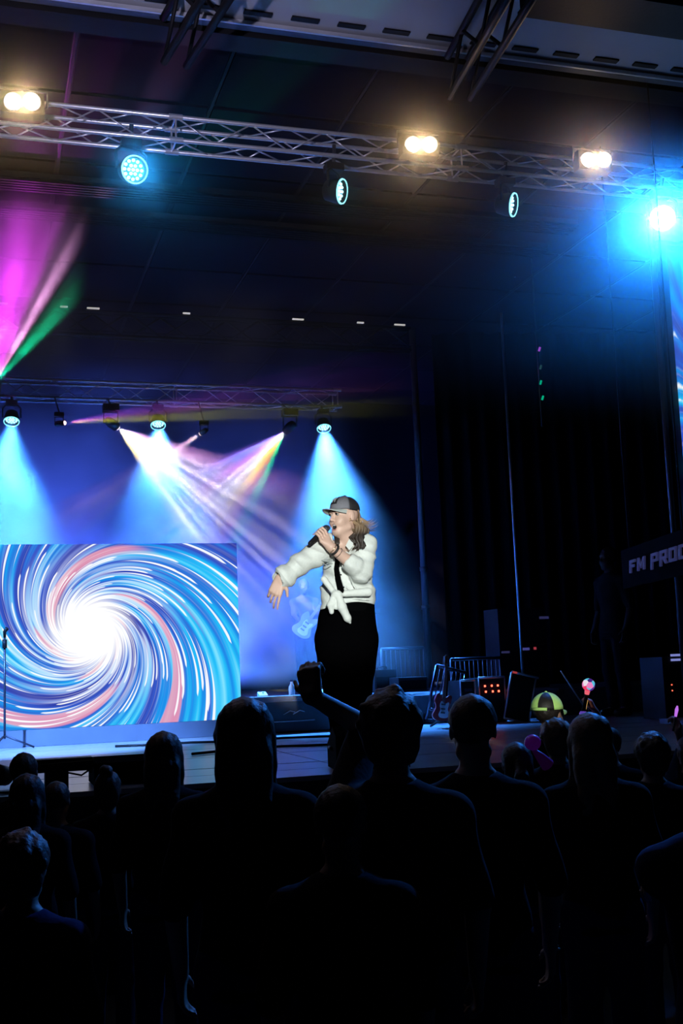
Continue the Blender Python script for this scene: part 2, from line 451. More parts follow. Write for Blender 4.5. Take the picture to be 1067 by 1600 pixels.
sw = thing('video_wall', 'narrow strip of a side video screen at the right edge with blue light trails', 'screen', (onY(1033, 370, 8.35).x, 8.35, 2.75))
fo = MB().quadbox((.9, 0, 1.25), (1.8, .02, 2.5)).build('screen_face', swirl_material('swirl_side', k=.55, lanes=22, gain=1.0, seed=3.3, core=.12, pink=0.0), sw)
fo.data.transform(Matrix.Translation((-.9, 0, -1.3))); fo.location = (.9+.03, -.03, 1.3)
MB().quadbox((.93, .06, 1.25), (1.92, .1, 2.62)).build('cabinet', M_plast, sw)
MB().tube([(-.06, .06, -1.55), (-.06, .06, 2.9)], .03, 10).build('side_post', M_dalu, sw, True)
MB().tube([(1.9, .06, -1.55), (1.9, .06, 2.9)], .03, 10).build('side_post', M_dalu, sw, True)
MB().quadbox((.92, .06, -1.58), (2.2, .5, .04)).build('base_plate', M_dalu, sw)

# ------------------------------------------------------------------ stage lamps
def emis(name, col, s):
    if name in MATS: return MATS[name]
    m = mat(name, (.05, .05, .05), .3, 0, .05, 30, 0, col, s); return m
E_rim  = emis('lamp_rim_cyan', (.25, .85, 1.0), 2.2)
E_cell = emis('lamp_cell_cyan', (.45, .95, 1.0), 2.6)
E_plate = emis('lamp_plate_blue', (.01, .30, .75), .8)
E_hot  = emis('lamp_hot_white', (.75, .95, 1.0), 14.0)
E_warm = emis('lamp_warm', (1.0, .80, .58), 9.0)
E_head = emis('lamp_head_white', (1.0, .90, 1.0), 6.0)
E_headp = emis('lamp_head_pink', (1.0, .62, .60), 3.0)

def wash(label, loc, dirv, r=.095, ztop=None, hot=False, group=None, light=None, cells=True, hang=8.0):
    root = thing('wash_light', label, 'stage light', loc, group=group)
    M3 = look(dirv); Mi = M3          # -Z looks out
    MB().lathe([(r*.55, r*1.5), (r*.8, r*1.35), (r*.98, r*.6), (r*1.02, 0), (r*1.02, -.01), (r*.93, -.01), (r*.90, r*.30)], 28, Mi).build('housing', M_plast, root, True)
    tor = MB(); n = 32
    tor.lathe([(r*.93, -.012), (r*1.03, -.014), (r*1.05, -.004), (r*.95, .004), (r*.93, -.012)], n, Mi, cap=False)
    tor.build('rim', E_hot if hot else E_rim, root, True)
    MB().lathe([(.001, r*.285), (r*.9, r*.285), (r*.9, r*.28)], n, Mi).build('lens_plate', E_hot if hot else E_plate, root)
    cm = MB().lathe([(r*.13, 0), (r*.12, -r*.10), (r*.06, -r*.15)], 12).mesh('lens_cell')
    if cells:
        for ring_n, rr in ((1, 0), (6, .33), (12, .68)):
            for i in range(ring_n):
                a = 2*math.pi*i/ring_n
                o = new_obj('lens_cell', cm, E_hot if hot else E_cell, root, True)
                mm = Mi.to_4x4(); mm.translation = Mi @ Vector((r*rr*math.cos(a), r*rr*math.sin(a), r*.27))
                o.matrix_local = mm
    # yoke and clamp
    sdv = Mi @ Vector((1, 0, 0)); 
    if abs(sdv.z) > .8: sdv = Mi @ Vector((0, 1, 0))
    sdv.z = 0; sdv.normalize()
    bk = Mi @ Vector((0, 0, r*.6)); rr = r*1.18
    pts = [bk+sdv*rr, bk+sdv*rr+Vector((0, 0, r*1.3)), bk+sdv*rr*.6+Vector((0, 0, r*1.75)), bk-sdv*rr*.6+Vector((0, 0, r*1.75)), bk-sdv*rr+Vector((0, 0, r*1.3)), bk-sdv*rr]
    MB().tube(pts, r*.12, 8).build('yoke', M_plast, root, True)
    MB().quadbox(bk+Vector((0, 0, r*2.0)), (r*1.5, r*1.1, r*.6)).build('base', M_plast, root)
    if ztop:
        top = ztop-loc[2]
        MB().tube([bk+Vector((0, 0, r*2.2)), (bk.x, bk.y, r*2.5), (bk.x, hang-loc[1], max(top, r*2.6))], r*.16, 8).build('clamp', M_dalu, root, True)
    if light:
        col, watts, ang, bl = light
        lo = spot_light('wash_beam', (0, 0, 0), dirv, col, watts, ang, bl, r*.7)
        lo.parent = root; mm = look(dirv).to_4x4(); mm.translation = Vector(dirv).normalized()*.03; lo.matrix_local = mm
    return root

BLUE = (.02, .35, 1.0)
tocam = lambda p: (CAM-Vector(p)).normalized()
p = onY(210, 265, 8.0); d = (tocam(p)+Vector((.38, 0, .10))).normalized()
wash('round blue wash light with glowing lens cells nearest the left end of the front truss', p, d, .098, TRZ, light=(BLUE, 34, 90, .9))
p = onY(533, 299, 8.0); d = (tocam(p)*.40+_r*.92-Vector((0, 0, .05))).normalized()
wash('middle blue wash light of the front truss, turned sideways to the right', p, d, .092, TRZ, light=(BLUE, 10, 80, .9))
p = onY(801, 320, 8.0); d = (tocam(p)*.42+_r*.91-Vector((0, 0, .05))).normalized()
wash('right-hand blue wash light of the front truss, turned sideways', p, d, .092, TRZ, light=(BLUE, 10, 80, .9))
p = onY(1035, 341, 8.0); d = (tocam(p)-Vector((.02, 0, .1))).normalized()
wash('dazzling blue-white wash light at the right end of the front truss beside the side screen', p, d, .098, TRZ, hot=True, light=((.012, .23, 1.0), 1600, 70, .95))

# three downward wash lights of the back truss
for px, py, lab in ((18, 658, 'left blue wash light under the back truss shining down through haze'),
                    (247, 664, 'middle blue wash light under the back truss between the moving heads'),
                    (506, 669, 'right-hand blue wash light under the free end of the back truss')):
    p = onY(px, py, 13.9)
    d = Vector((-.05, -.44, -.90))
    wash(lab, p, d, .088, 5.08, light=((.05, .28, 1.0), 10500, 50, .95), hang=13.99)

def blinder(label, p):
    root = thing('blinder', label, 'stage light', p, group=None)
    rt = Vector((1, -.0, 0)); fw = tocam(p); M3 = look(fw, _r)
    MB().quadbox((0, .06, 0), (.30, .10, .16)).build('housing', M_plast, root)
    for s in (-1, 1):
        c = _r*(s*.066)+fw*.03
        MB().lathe([(.045, .05), (.062, .0), (.064, -.012), (.058, -.012)], 24, M3, c, cap=False).build('reflector', M_alu, root, True)
        MB().lathe([(.056, .0), (.050, -.018), (.03, -.030), (.002, -.034)], 24, M3, c).build('bulb', E_warm, root, True)
    MB().tube([(-.17, .06, .0), (-.17, .06, .12), (.17, .06, .12), (.17, .06, .0)], .010, 8).build('bracket', M_dalu, root, True)
    MB().tube([(0, .06, .12), (0, 8.0-p[1], 5.80-p[2])], .012, 8).build('arm', M_dalu, root, True)
    MB().quadbox((0, 8.0-p[1], 5.80-p[2]), (.05, .05, .06)).build('clamp', M_dalu, root)
    ld = bpy.data.lights.new('blinder_light', 'SPOT'); ld.energy = 24; ld.color = (1, .62, .30); ld.shadow_soft_size = .06; ld.spot_size = R(96); ld.spot_blend = .8
    lo = bpy.data.objects.new('blinder_light', ld); COL.objects.link(lo); lo.parent = root
    mm = M3.to_4x4(); mm.translation = fw*.09; lo.matrix_local = mm
blinder('pair of warm blinder lamps at the left end of the front truss', onY(35, 159, 7.86))
blinder('pair of warm blinder lamps in the middle of the front truss', onY(658, 226, 7.86))
blinder('pair of warm blinder lamps towards the right of the front truss', onY(931, 250, 7.86))

def moving_head(label, p, dirv, em, watts, ang, gobo, hint, r=.055, ztop=5.08):
    root = thing('moving_head', label, 'stage light', p)
    M3 = look(dirv)
    MB().lathe([(r*.5, r*3.4), (r*.9, r*3.0), (r*1.1, r*1.8), (r*1.0, .0), (r*.8, -.004)], 22, M3).build('head', M_plast, root, True)
    MB().lathe([(r*.78, -.003), (r*.70, -.016), (r*.3, -.026), (.002, -.028)], 20, M3).build('lens', em, root, True)
    bk = M3 @ Vector((0, 0, r*1.8)); s = _r0*r*1.5
    MB().tube([bk+s, bk+s+Vector((0, 0, r*2.4)), bk-s+Vector((0, 0, r*2.4)), bk-s], r*.2, 8).build('yoke', M_plast, root, True)
    MB().quadbox(bk+Vector((0, 0, r*3.2)), (r*3.4, r*2.6, r*1.5)).build('base', M_plast, root)
    MB().tube([bk+Vector((0, 0, r*3.8)), (bk.x, bk.y, r*4.2), (bk.x, 13.99-p.y, max(ztop-p.z, r*4.4))], r*.3, 8).build('clamp', M_dalu, root, True)
    lo = spot_light('moving_beam', (0, 0, 0), dirv, (1, 1, 1), watts, ang, .25, .02, hint, gobo)
    lo.parent = root; mm = look(dirv, hint).to_4x4(); mm.translation = Vector(dirv).normalized()*.04; lo.matrix_local = mm
    return root
K = (0, 0, 0)
def imgdir(x, y, away): return (_r*x - _u*y + _f*away).normalized()   # image right, image down, away
def cross_hint(x, y): return _r*(-y) - _u*x                           # across the beam in the picture
YH = 13.7
moving_head('moving head spot with a fan of white and yellow rays pointing down to the right', onY(182, 667, YH), imgdir(.72, .60, 1.0), E_head, 6600, 40,
    dict(stops=[(0, K), (.05, (1, .8, .12)), (.18, (1, .85, .3)), (.30, (.5, .55, .8)), (.42, (1, .9, 1)), (.7, (1, .85, 1)), (.86, (.9, .4, .8)), (.97, K)], slots=17, floor=.1, seed=1.0, thin=.5), cross_hint(.72, .60))
moving_head('moving head spot with rainbow rays fanning down to the left', onY(447, 673, YH), imgdir(-.74, .62, 1.0), E_head, 6500, 36,
    dict(stops=[(0, K), (.08, (.35, .15, 1)), (.20, (.25, .35, 1)), (.32, (.8, .25, 1)), (.44, (1, .9, 1)), (.54, (1, 1, .8)), (.64, (1, .75, .03)), (.74, (.9, .5, .02)), (.80, (.8, .02, .1)), (.85, K), (.90, (.0, .8, .2)), (.97, (.0, .6, .2))], slots=19, floor=.1, seed=4.0, thin=.5), cross_hint(-.74, .62))
moving_head('small moving head with flat purple and yellow rays pointing to the right', onY(100, 661, 13.2), imgdir(.98, -.11, -.06), E_headp, 1700, 14,
    dict(stops=[(0, K), (.15, (.5, .08, 1)), (.40, (.6, .1, 1)), (.55, (.9, .25, .5)), (.68, (.9, .85, .1)), (.9, (.6, .6, .05)), (1, K)], slots=9, floor=.15, seed=7.0, thin=.8), cross_hint(.98, -.09)*-1, r=.032)
moving_head('small moving head with a pale pink beam pointing down to the left', onY(314, 677, YH), imgdir(-.82, .46, .6), E_headp, 2000, 15,
    dict(stops=[(0, K), (.2, (1, .5, .9)), (.5, (1, .75, .9)), (.7, (.6, .3, .8)), (.85, (.3, .6, .3)), (1, K)], slots=7, floor=.2, seed=9.0, thin=.8), cross_hint(-.82, .46), r=.032)
moving_head('moving head off the left end of the back truss throwing magenta and green rays upward', onY(-12, 606, 13.2), (onZ(46, 370, 5.95)-onY(-12, 606, 13.2)).normalized(), E_head, 7500, 40,
    dict(stops=[(0, K), (.06, (.15, .1, 1)), (.2, (.5, .02, .75)), (.4, (.8, .05, .9)), (.58, (.75, .06, .8)), (.72, (.6, .25, .55)), (.79, K), (.84, (.0, .34, .14)), (.94, (.0, .25, .12)), (1, K)], slots=10, floor=.2, seed=12.0, thin=.5), cross_hint(.30, -.93)*-1, ztop=5.4)

# follow spot from the mixing tower behind the crowd, plus two added fill spots
FOH = Vector((-1.2, -7.5, 3.3))
tgt = W(532, 905, 7.73)
fs = spot_light('follow_spot', FOH, tgt-FOH, (.95, 1.0, .96), 11000, 4.6, .35, .10)
tp = Vector((-1.9, -.6, 2.3))
tw = spot_light('truss_fill', tp, onY(170, 70, 7.6)-tp, (.70, .66, 1.0), 1900, 33, 1.0, .08)  # unseen lamp added to brighten the front truss and canopy
cs = spot_light('cap_fill', FOH+Vector((.5, 0, .4)), W(852, 1090, 6.35)-(FOH+Vector((.5, 0, .4))), (1, 1, .9), 5500, 1.4, .6, .06)  # narrow unseen spot added to brighten the lime cap

# unseen lamps added behind the video wall to brighten the haze in blue
def haze_fill_lamp(label, loc, dirv, watts, col=(.06, .13, 1.0), ang=62):
    o = thing('haze_fill_light', label, 'stage light', loc)
    M3 = look(dirv); c = Vector((0, 0, .13))
    MB().lathe([(.04, .10), (.075, .08), (.085, .0), (.08, -.004)], 20, M3, c).build('housing', M_plast, o, True)
    MB().lathe([(.076, -.002), (.06, -.010), (.002, -.014)], 20, M3, c).build('lens', E_plate, o, True)
    MB().tube([(-.10, 0, .0), (-.10, 0, .13), (-.085, 0, .13)], .008, 6).build('yoke', M_dalu, o, True)
    MB().tube([(.10, 0, .0), (.10, 0, .13), (.085, 0, .13)], .008, 6).build('yoke', M_dalu, o, True)
    MB().quadbox((0, 0, .004), (.24, .14, .008)).build('base', M_dalu, o)
    lo = spot_light('haze_fill_beam', (0, 0, 0), dirv, col, watts, ang, .9, .06); lo.parent = o
    mm = M3.to_4x4(); mm.translation = c+Vector(dirv).normalized()*.03; lo.matrix_local = mm
haze_fill_lamp('added unseen blue fill lamp on the riser behind the left part of the video wall', (.1, 12.3, RISER), (.1, .85, .42), 7000)
haze_fill_lamp('added unseen blue fill lamp on the riser behind the middle of the video wall', (1.2, 12.3, RISER), (.1, .85, .42), 7000)
haze_fill_lamp('added unseen blue fill lamp on the riser behind the right end of the video wall', (2.25, 12.3, RISER), (.35, .8, .40), 6000)
wash('added unseen blue fill light on the front truss beyond the left edge of the picture', Vector((-1.9, 8.0, 5.36)), Vector((2.7, 2.9, -4.25)), .095, TRZ, light=((.14, .36, 1.0), 9500, 25, .8))  # off-frame lamp added to light the deck blue
# ------------------------------------------------------------------ haze
def haze(name, lo, hi, dens, g, noise_scale=0.0, lohi=(.3, .7), step=1.0, label='', col=(1, 1, 1), fade=None):
    c = (Vector(lo)+Vector(hi))/2; s = Vector(hi)-Vector(lo)
    m = bpy.data.materials.new(name); m.use_nodes = True; nt = m.node_tree; nt.nodes.clear(); N = nt.nodes.new; L = nt.links.new
    vs = N('ShaderNodeVolumeScatter'); vs.inputs['Color'].default_value = (*col, 1); vs.inputs['Anisotropy'].default_value = g
    vs.inputs['Density'].default_value = dens
    if noise_scale:
        tc = N('ShaderNodeTexCoord'); nz = N('ShaderNodeTexNoise'); nz.inputs['Scale'].default_value = noise_scale; nz.inputs['Detail'].default_value = 2
        nz.inputs['Distortion'].default_value = .6
        L(tc.outputs['Object'], nz.inputs['Vector'])
        mr = N('ShaderNodeMapRange'); mr.interpolation_type = 'SMOOTHSTEP'; L(nz.outputs['Fac'], mr.inputs['Value'])
        mr.inputs['From Min'].default_value = lohi[0]; mr.inputs['From Max'].default_value = lohi[1]
        mr.inputs['To Min'].default_value = dens*.25; mr.inputs['To Max'].default_value = dens*1.75
        L(mr.outputs[0], vs.inputs['Density'])
    if fade:
        tg = N('ShaderNodeTexCoord'); sp = N('ShaderNodeSeparateXYZ'); L(tg.outputs['Object'], sp.inputs[0]); prev = vs.inputs['Density'].links[0].from_socket if vs.inputs['Density'].links else None
        for i, f_ in enumerate(fade):
            ab = N('ShaderNodeMath'); ab.operation = 'ABSOLUTE'; L(sp.outputs[i], ab.inputs[0])
            mr = N('ShaderNodeMapRange'); mr.interpolation_type = 'SMOOTHSTEP'; L(ab.outputs[0], mr.inputs['Value'])
            mr.inputs['From Min'].default_value = s[i]/2*(1-f_); mr.inputs['From Max'].default_value = s[i]/2*.995
            mr.inputs['To Min'].default_value = 1; mr.inputs['To Max'].default_value = 0
            mu = N('ShaderNodeMath'); mu.operation = 'MULTIPLY'; L(mr.outputs[0], mu.inputs[0])
            if prev is None: mu.inputs[1].default_value = dens
            else: L(prev, mu.inputs[1])
            prev = mu.outputs[0]
        L(prev, vs.inputs['Density'])
    out = N('ShaderNodeOutputMaterial'); L(vs.outputs[0], out.inputs['Volume'])
    o = MB().quadbox((0, 0, 0), s).build(name, m); o.location = c
    tag(o, label, 'haze', kind='stuff')
    return o
haze('stage_haze', (-4.0, 11.62, 1.45), (5.2, 17.2, 6.2), .12, .0, .75, (.34, .66), fade=(.25, .45, .12), label='drifting stage haze around the video wall and back truss')
haze('upper_haze', (-2.4, 9.9, 4.4), (1.0, 13.5, 6.2), .50, .0, 1.1, (.34, .66), fade=(.35, .35, .25), label='haze patch lit magenta high at the left below the roof')
haze('truss_haze', (-2.6, 6.5, 3.3), (7.6, 8.24, 6.2), .06, .88, fade=(.1, .2, .5), label='thin haze around the front truss lamps')
# ------------------------------------------------------------------ organic surfaces: distance fields meshed with surface nets
A = lambda *v: np.array(v, np.float32)
def smin(a, b, k):
    if k <= 0: return np.minimum(a, b)
    h = np.clip(.5+.5*(b-a)/k, 0, 1); return b*(1-h)+a*h-k*h*(1-h)
def smax(a, b, k): return -smin(-a, -b, k)
def cone(a, b, ra, rb=None):
    a = np.asarray(a, np.float32); b = np.asarray(b, np.float32); rb = ra if rb is None else rb; ab = b-a; l2 = float(ab@ab)+1e-12
    def f(P):
        d = P-a; t = np.clip(d@ab/l2, 0, 1)
        return np.sqrt(np.maximum(((d-t[:, None]*ab)**2).sum(1), 0))-(ra+t*(rb-ra))
    return f
def ball(c, r): return cone(c, c, r)
def ell(c, r, M=None):
    c = np.asarray(c, np.float32); r = np.asarray(r, np.float32)
    def f(P):
        q = P-c
        if M is not None: q = q@M
        k0 = np.sqrt(((q/r)**2).sum(1)); k1 = np.sqrt(((q/(r*r))**2).sum(1))+1e-9
        return k0*(k0-1)/k1
    return f
def stack(zs, cx, cy, ax, ay):
    """elliptic slices along z"""
    o = np.argsort(zs); zs, cx, cy, ax, ay = [np.asarray(q, np.float32)[o] for q in (zs, cx, cy, ax, ay)]
    def f(P):
        z = P[:, 2]; a = np.interp(z, zs, ax); b = np.interp(z, zs, ay)
        x = (P[:, 0]-np.interp(z, zs, cx))/a; y = (P[:, 1]-np.interp(z, zs, cy))/b
        k = (np.sqrt(x*x+y*y)-1)*np.minimum(a, b)
        return np.maximum(k, np.maximum(zs[0]-z, z-zs[-1]))
    return f
class Sdf:
    def __init__(s): s.ops = []
    def add(s, f, k=.02): s.ops.append(('u', f, k)); return s
    def sub(s, f, k=.005): s.ops.append(('s', f, k)); return s
    def mod(s, f): s.ops.append(('m', f, 0)); return s
    def __call__(s, P):
        d = np.full(len(P), 9.0, np.float32)
        for op, f, k in s.ops:
            if op == 'u': d = smin(d, f(P), k) if d[0] < 8.9 or d.min() < 8.9 else f(P)
            elif op == 's': d = smax(d, -f(P), k)
            else: d = d+f(P)
        return d.astype(np.float32)
def sdf_mesh(f, lo, hi, h, name):
    lo = np.asarray(lo, np.float32); hi = np.asarray(hi, np.float32); B = 8
    nb = np.ceil((hi-lo)/(h*B)).astype(int)+1; n = nb*B
    ii = np.stack(np.meshgrid(*[np.arange(k) for k in nb], indexing='ij'), -1).reshape(-1, 3)
    fc = f((lo+(ii*B+(B-1)/2)*h).astype(np.float32))
    V = np.repeat(np.repeat(np.repeat(np.sign(fc).reshape(nb), B, 0), B, 1), B, 2).astype(np.float32)
    act = ii[np.abs(fc) < h*B*1.25]
    loc = np.stack(np.meshgrid(*[np.arange(B)]*3, indexing='ij'), -1).reshape(-1, 3)
    for s in range(0, len(act), 400):
        g = (act[s:s+400, None, :]*B+loc[None]).reshape(-1, 3)
        V[g[:, 0], g[:, 1], g[:, 2]] = f((lo+g*h).astype(np.float32))
    S = V < 0
    any_ = np.zeros(tuple(n-1), bool); all_ = np.ones(tuple(n-1), bool)
    cs = [(a, b, c) for a in (0, 1) for b in (0, 1) for c in (0, 1)]
    for a, b, c in cs:
        q = S[a:n[0]-1+a, b:n[1]-1+b, c:n[2]-1+c]; any_ |= q; all_ &= q
    cells = np.argwhere(any_ & ~all_)
    idx = -np.ones(tuple(n-1), np.int64); idx[tuple(cells.T)] = np.arange(len(cells))
    acc = np.zeros((len(cells), 3)); cnt = np.zeros(len(cells))
    for a in cs:
        for ax in range(3):
            if a[ax]: continue
            b = list(a); b[ax] = 1
            va = V[tuple((cells+a).T)]; vb = V[tuple((cells+b).T)]
            m = (va < 0) != (vb < 0); t = np.where(m, va/np.where(m, va-vb, 1), 0)
            p = cells+np.array(a)+t[:, None]*(np.array(b)-np.array(a))
            acc += np.where(m[:, None], p, 0); cnt += m
    verts = lo+(acc/cnt[:, None])*h
    quads = []
    for ax in range(3):
        u, w = (ax+1) % 3, (ax+2) % 3
        s0 = [slice(0, k) for k in n]; s1 = list(s0); s0[ax] = slice(0, n[ax]-1); s1[ax] = slice(1, n[ax])
        df = S[tuple(s0)] != S[tuple(s1)]
        e = np.argwhere(df); e = e[(e[:, u] > 0) & (e[:, w] > 0) & (e[:, u] < n[u]-1) & (e[:, w] < n[w]-1)]
        if not len(e): continue
        c = []
        for du, dw in ((1, 1), (0, 1), (0, 0), (1, 0)):
            q = e.copy(); q[:, u] -= du; q[:, w] -= dw; c.append(idx[tuple(q.T)])
        q = np.stack(c, 1); ins = S[tuple(e.T)]
        q[~ins] = q[~ins][:, ::-1]
        quads.append(q)
    F = np.concatenate(quads); F = F[(F >= 0).all(1)]
    me = bpy.data.meshes.new(name)
    me.vertices.add(len(verts)); me.vertices.foreach_set('co', verts.astype(np.float32).ravel())
    me.loops.add(F.size); me.loops.foreach_set('vertex_index', F.astype(np.int32).ravel())
    me.polygons.add(len(F)); me.polygons.foreach_set('loop_start', np.arange(0, F.size, 4, dtype=np.int32))
    me.update(calc_edges=True); me.validate()
    me.polygons.foreach_set('use_smooth', [True]*len(me.polygons)); me.update()
    return me
def nrm(v): v = np.asarray(v, float); return v/np.linalg.norm(v)

def hand(S, w, d, n, s, size=1.0, curl=(.35, .4, .45, .5), splay=.05, k=.008, thumb=.4, r0=.0088):
    """wrist w, finger direction d, palm normal n (palm side), thumb side s"""
    w = np.asarray(w, float); d = nrm(d); n = nrm(np.asarray(n)-d*np.dot(n, d)); s = nrm(np.asarray(s)-d*np.dot(s, d)-n*np.dot(s, n))
    for i, (ln, off) in enumerate(((.92, .030), (1.0, .010), (.94, -.010), (.76, -.029))):
        b = w+(d*(.088-.004*abs(i-1))+s*off)*size
        S.add(cone(w+s*off*.55*size, b, .016*size, .0125*size), .012 if i else .02)
    for i, (ln, off) in enumerate(((.92, .030), (1.0, .010), (.94, -.010), (.76, -.029))):
        p = w+(d*(.088-.004*abs(i-1))+s*off)*size; ang = curl[i]*.6
        for j, l in enumerate((.044, .027, .021)):
            dd = d*math.cos(ang)+n*math.sin(ang)+s*(splay*(1.2-i*.8))
            q = p+nrm(dd)*l*ln*size
            S.add(cone(p, q, (r0-.0009*j)*size, (r0-.0009*(j+1))*size), k if j == 0 else .003); p = q; ang += curl[i]*1.1
    p = w+(d*.022+s*.024)*size; q = p+nrm(s*.75+d*.6+n*thumb)*.042*size; t = q+nrm(s*.35+d*.85+n*thumb)*.036*size
    S.add(cone(p, q, .0145*size, .0108*size), .012).add(cone(q, t, .0105*size, .008*size), .004)

def head_sdf(S, c, M, size=1.0, open_mouth=0.0, k0=.02):
    """c centre, M 3x3 columns = (face right, face forward, up)"""
    c = np.asarray(c, float); M = np.asarray(M, np.float32)
    T = lambda *p: c+M@(np.array(p)*size)
    z = size
    S.add(ell(T(0, -.012, .03), A(.074, .094, .088)*z, M), k0)
    S.add(ell(T(0, .035, -.045), A(.056, .056, .074)*z, M), .03*z)
    S.add(cone(T(0, .066, -.098), T(0, .062, -.09), .020*z), .025*z)
    for s in (-1, 1):
        S.add(cone(T(s*.036, .058, -.03), T(s*.030, .066, -.04), .024*z), .022*z)
        S.add(cone(T(s*.048, .0, -.07), T(s*.02, .06, -.098), .016*z), .02*z)
        S.add(ell(T(s*.075, -.008, -.002), A(.009, .019, .031)*z, M), .006*z)
    S.add(cone(T(-.03, .076, .030), T(.03, .076, .030), .012*z), .016*z)
    for s in (-1, 1):
        S.sub(ball(T(s*.031, .104, .010), .017*z), .010*z)
    S.add(cone(T(0, .086, .014), T(0, .108, -.026), .007*z, .0115*z), .010*z)
    for s in (-1, 1): S.add(ball(T(s*.010, .098, -.030), .0075*z), .006*z)
    if open_mouth:
        S.add(cone(T(-.018, .084, -.055), T(.018, .084, -.055), .0085*z), .008*z)
        S.add(cone(T(-.014, .078, -.055-.036*open_mouth), T(.014, .078, -.055-.036*open_mouth), .0085*z), .010*z)
        S.sub(ell(T(0, .086, -.055-.018*open_mouth), A(.021, .03, .004+.013*open_mouth)*z, M), .004*z)
    else:
        S.add(cone(T(-.016, .082, -.058), T(.016, .082, -.058), .0075*z), .008*z)
        S.add(cone(T(-.013, .080, -.069), T(.013, .080, -.069), .0075*z), .008*z)
    return T

def mesh_bounds(pts, pad): p = np.asarray(pts); return p.min(0)-pad, p.max(0)+pad
# ------------------------------------------------------------------ the singer
M_skin  = mat('skin_fair', (.66, .44, .35), .5, 0, .06, 30, .04)
M_lip   = mat('lip', (.46, .20, .18), .4, 0, .1, 60, .05)
M_shirt = mat('pale_denim', (.72, .76, .72), .8, 0, .07, 60, .25)
M_tank  = mat('black_knit', (.002, .002, .0025), .95, 0, .2, 90, .2, spec=.0)
M_pants = mat('black_trouser', (.0012, .0012, .0016), .95, 0, .2, 60, .2, spec=.0)
M_capg  = mat('cap_grey_cloth', (.20, .20, .23), .85, 0, .1, 90, .25)
M_capb  = mat('cap_black_mesh', (.018, .017, .020), .8, 0, .3, 160, .5)
M_brim  = mat('cap_brim_cloth', (.42, .46, .44), .85, 0, .08, 90, .2)
M_gold  = mat('gold', (.75, .55, .28), .3, 1.0, .1, 40, .05)
M_dark  = mat('dark_leather', (.01, .009, .009), .6, 0, .2, 60, .2)
M_white = mat('white_enamel', (.8, .8, .78), .3, 0, .05, 30, .02)
M_shoe  = mat('black_shoe', (.01, .01, .01), .5, 0, .2, 40, .1)

SD = 7.73                                           # axial distance of the singer
base = W(540, 1040, SD); SO = Vector((base.x, base.y, DECK))
singer = thing('person', 'singer in white tied shirt, grey cap and black trousers singing into a microphone', 'person', SO, -YAW)
Ri = Matrix.Rotation(YAW, 3, 'Z')
def J(px, py, dv=0.0):
    v = Ri @ (W(px, py, SD+dv)-SO); return np.array(v)

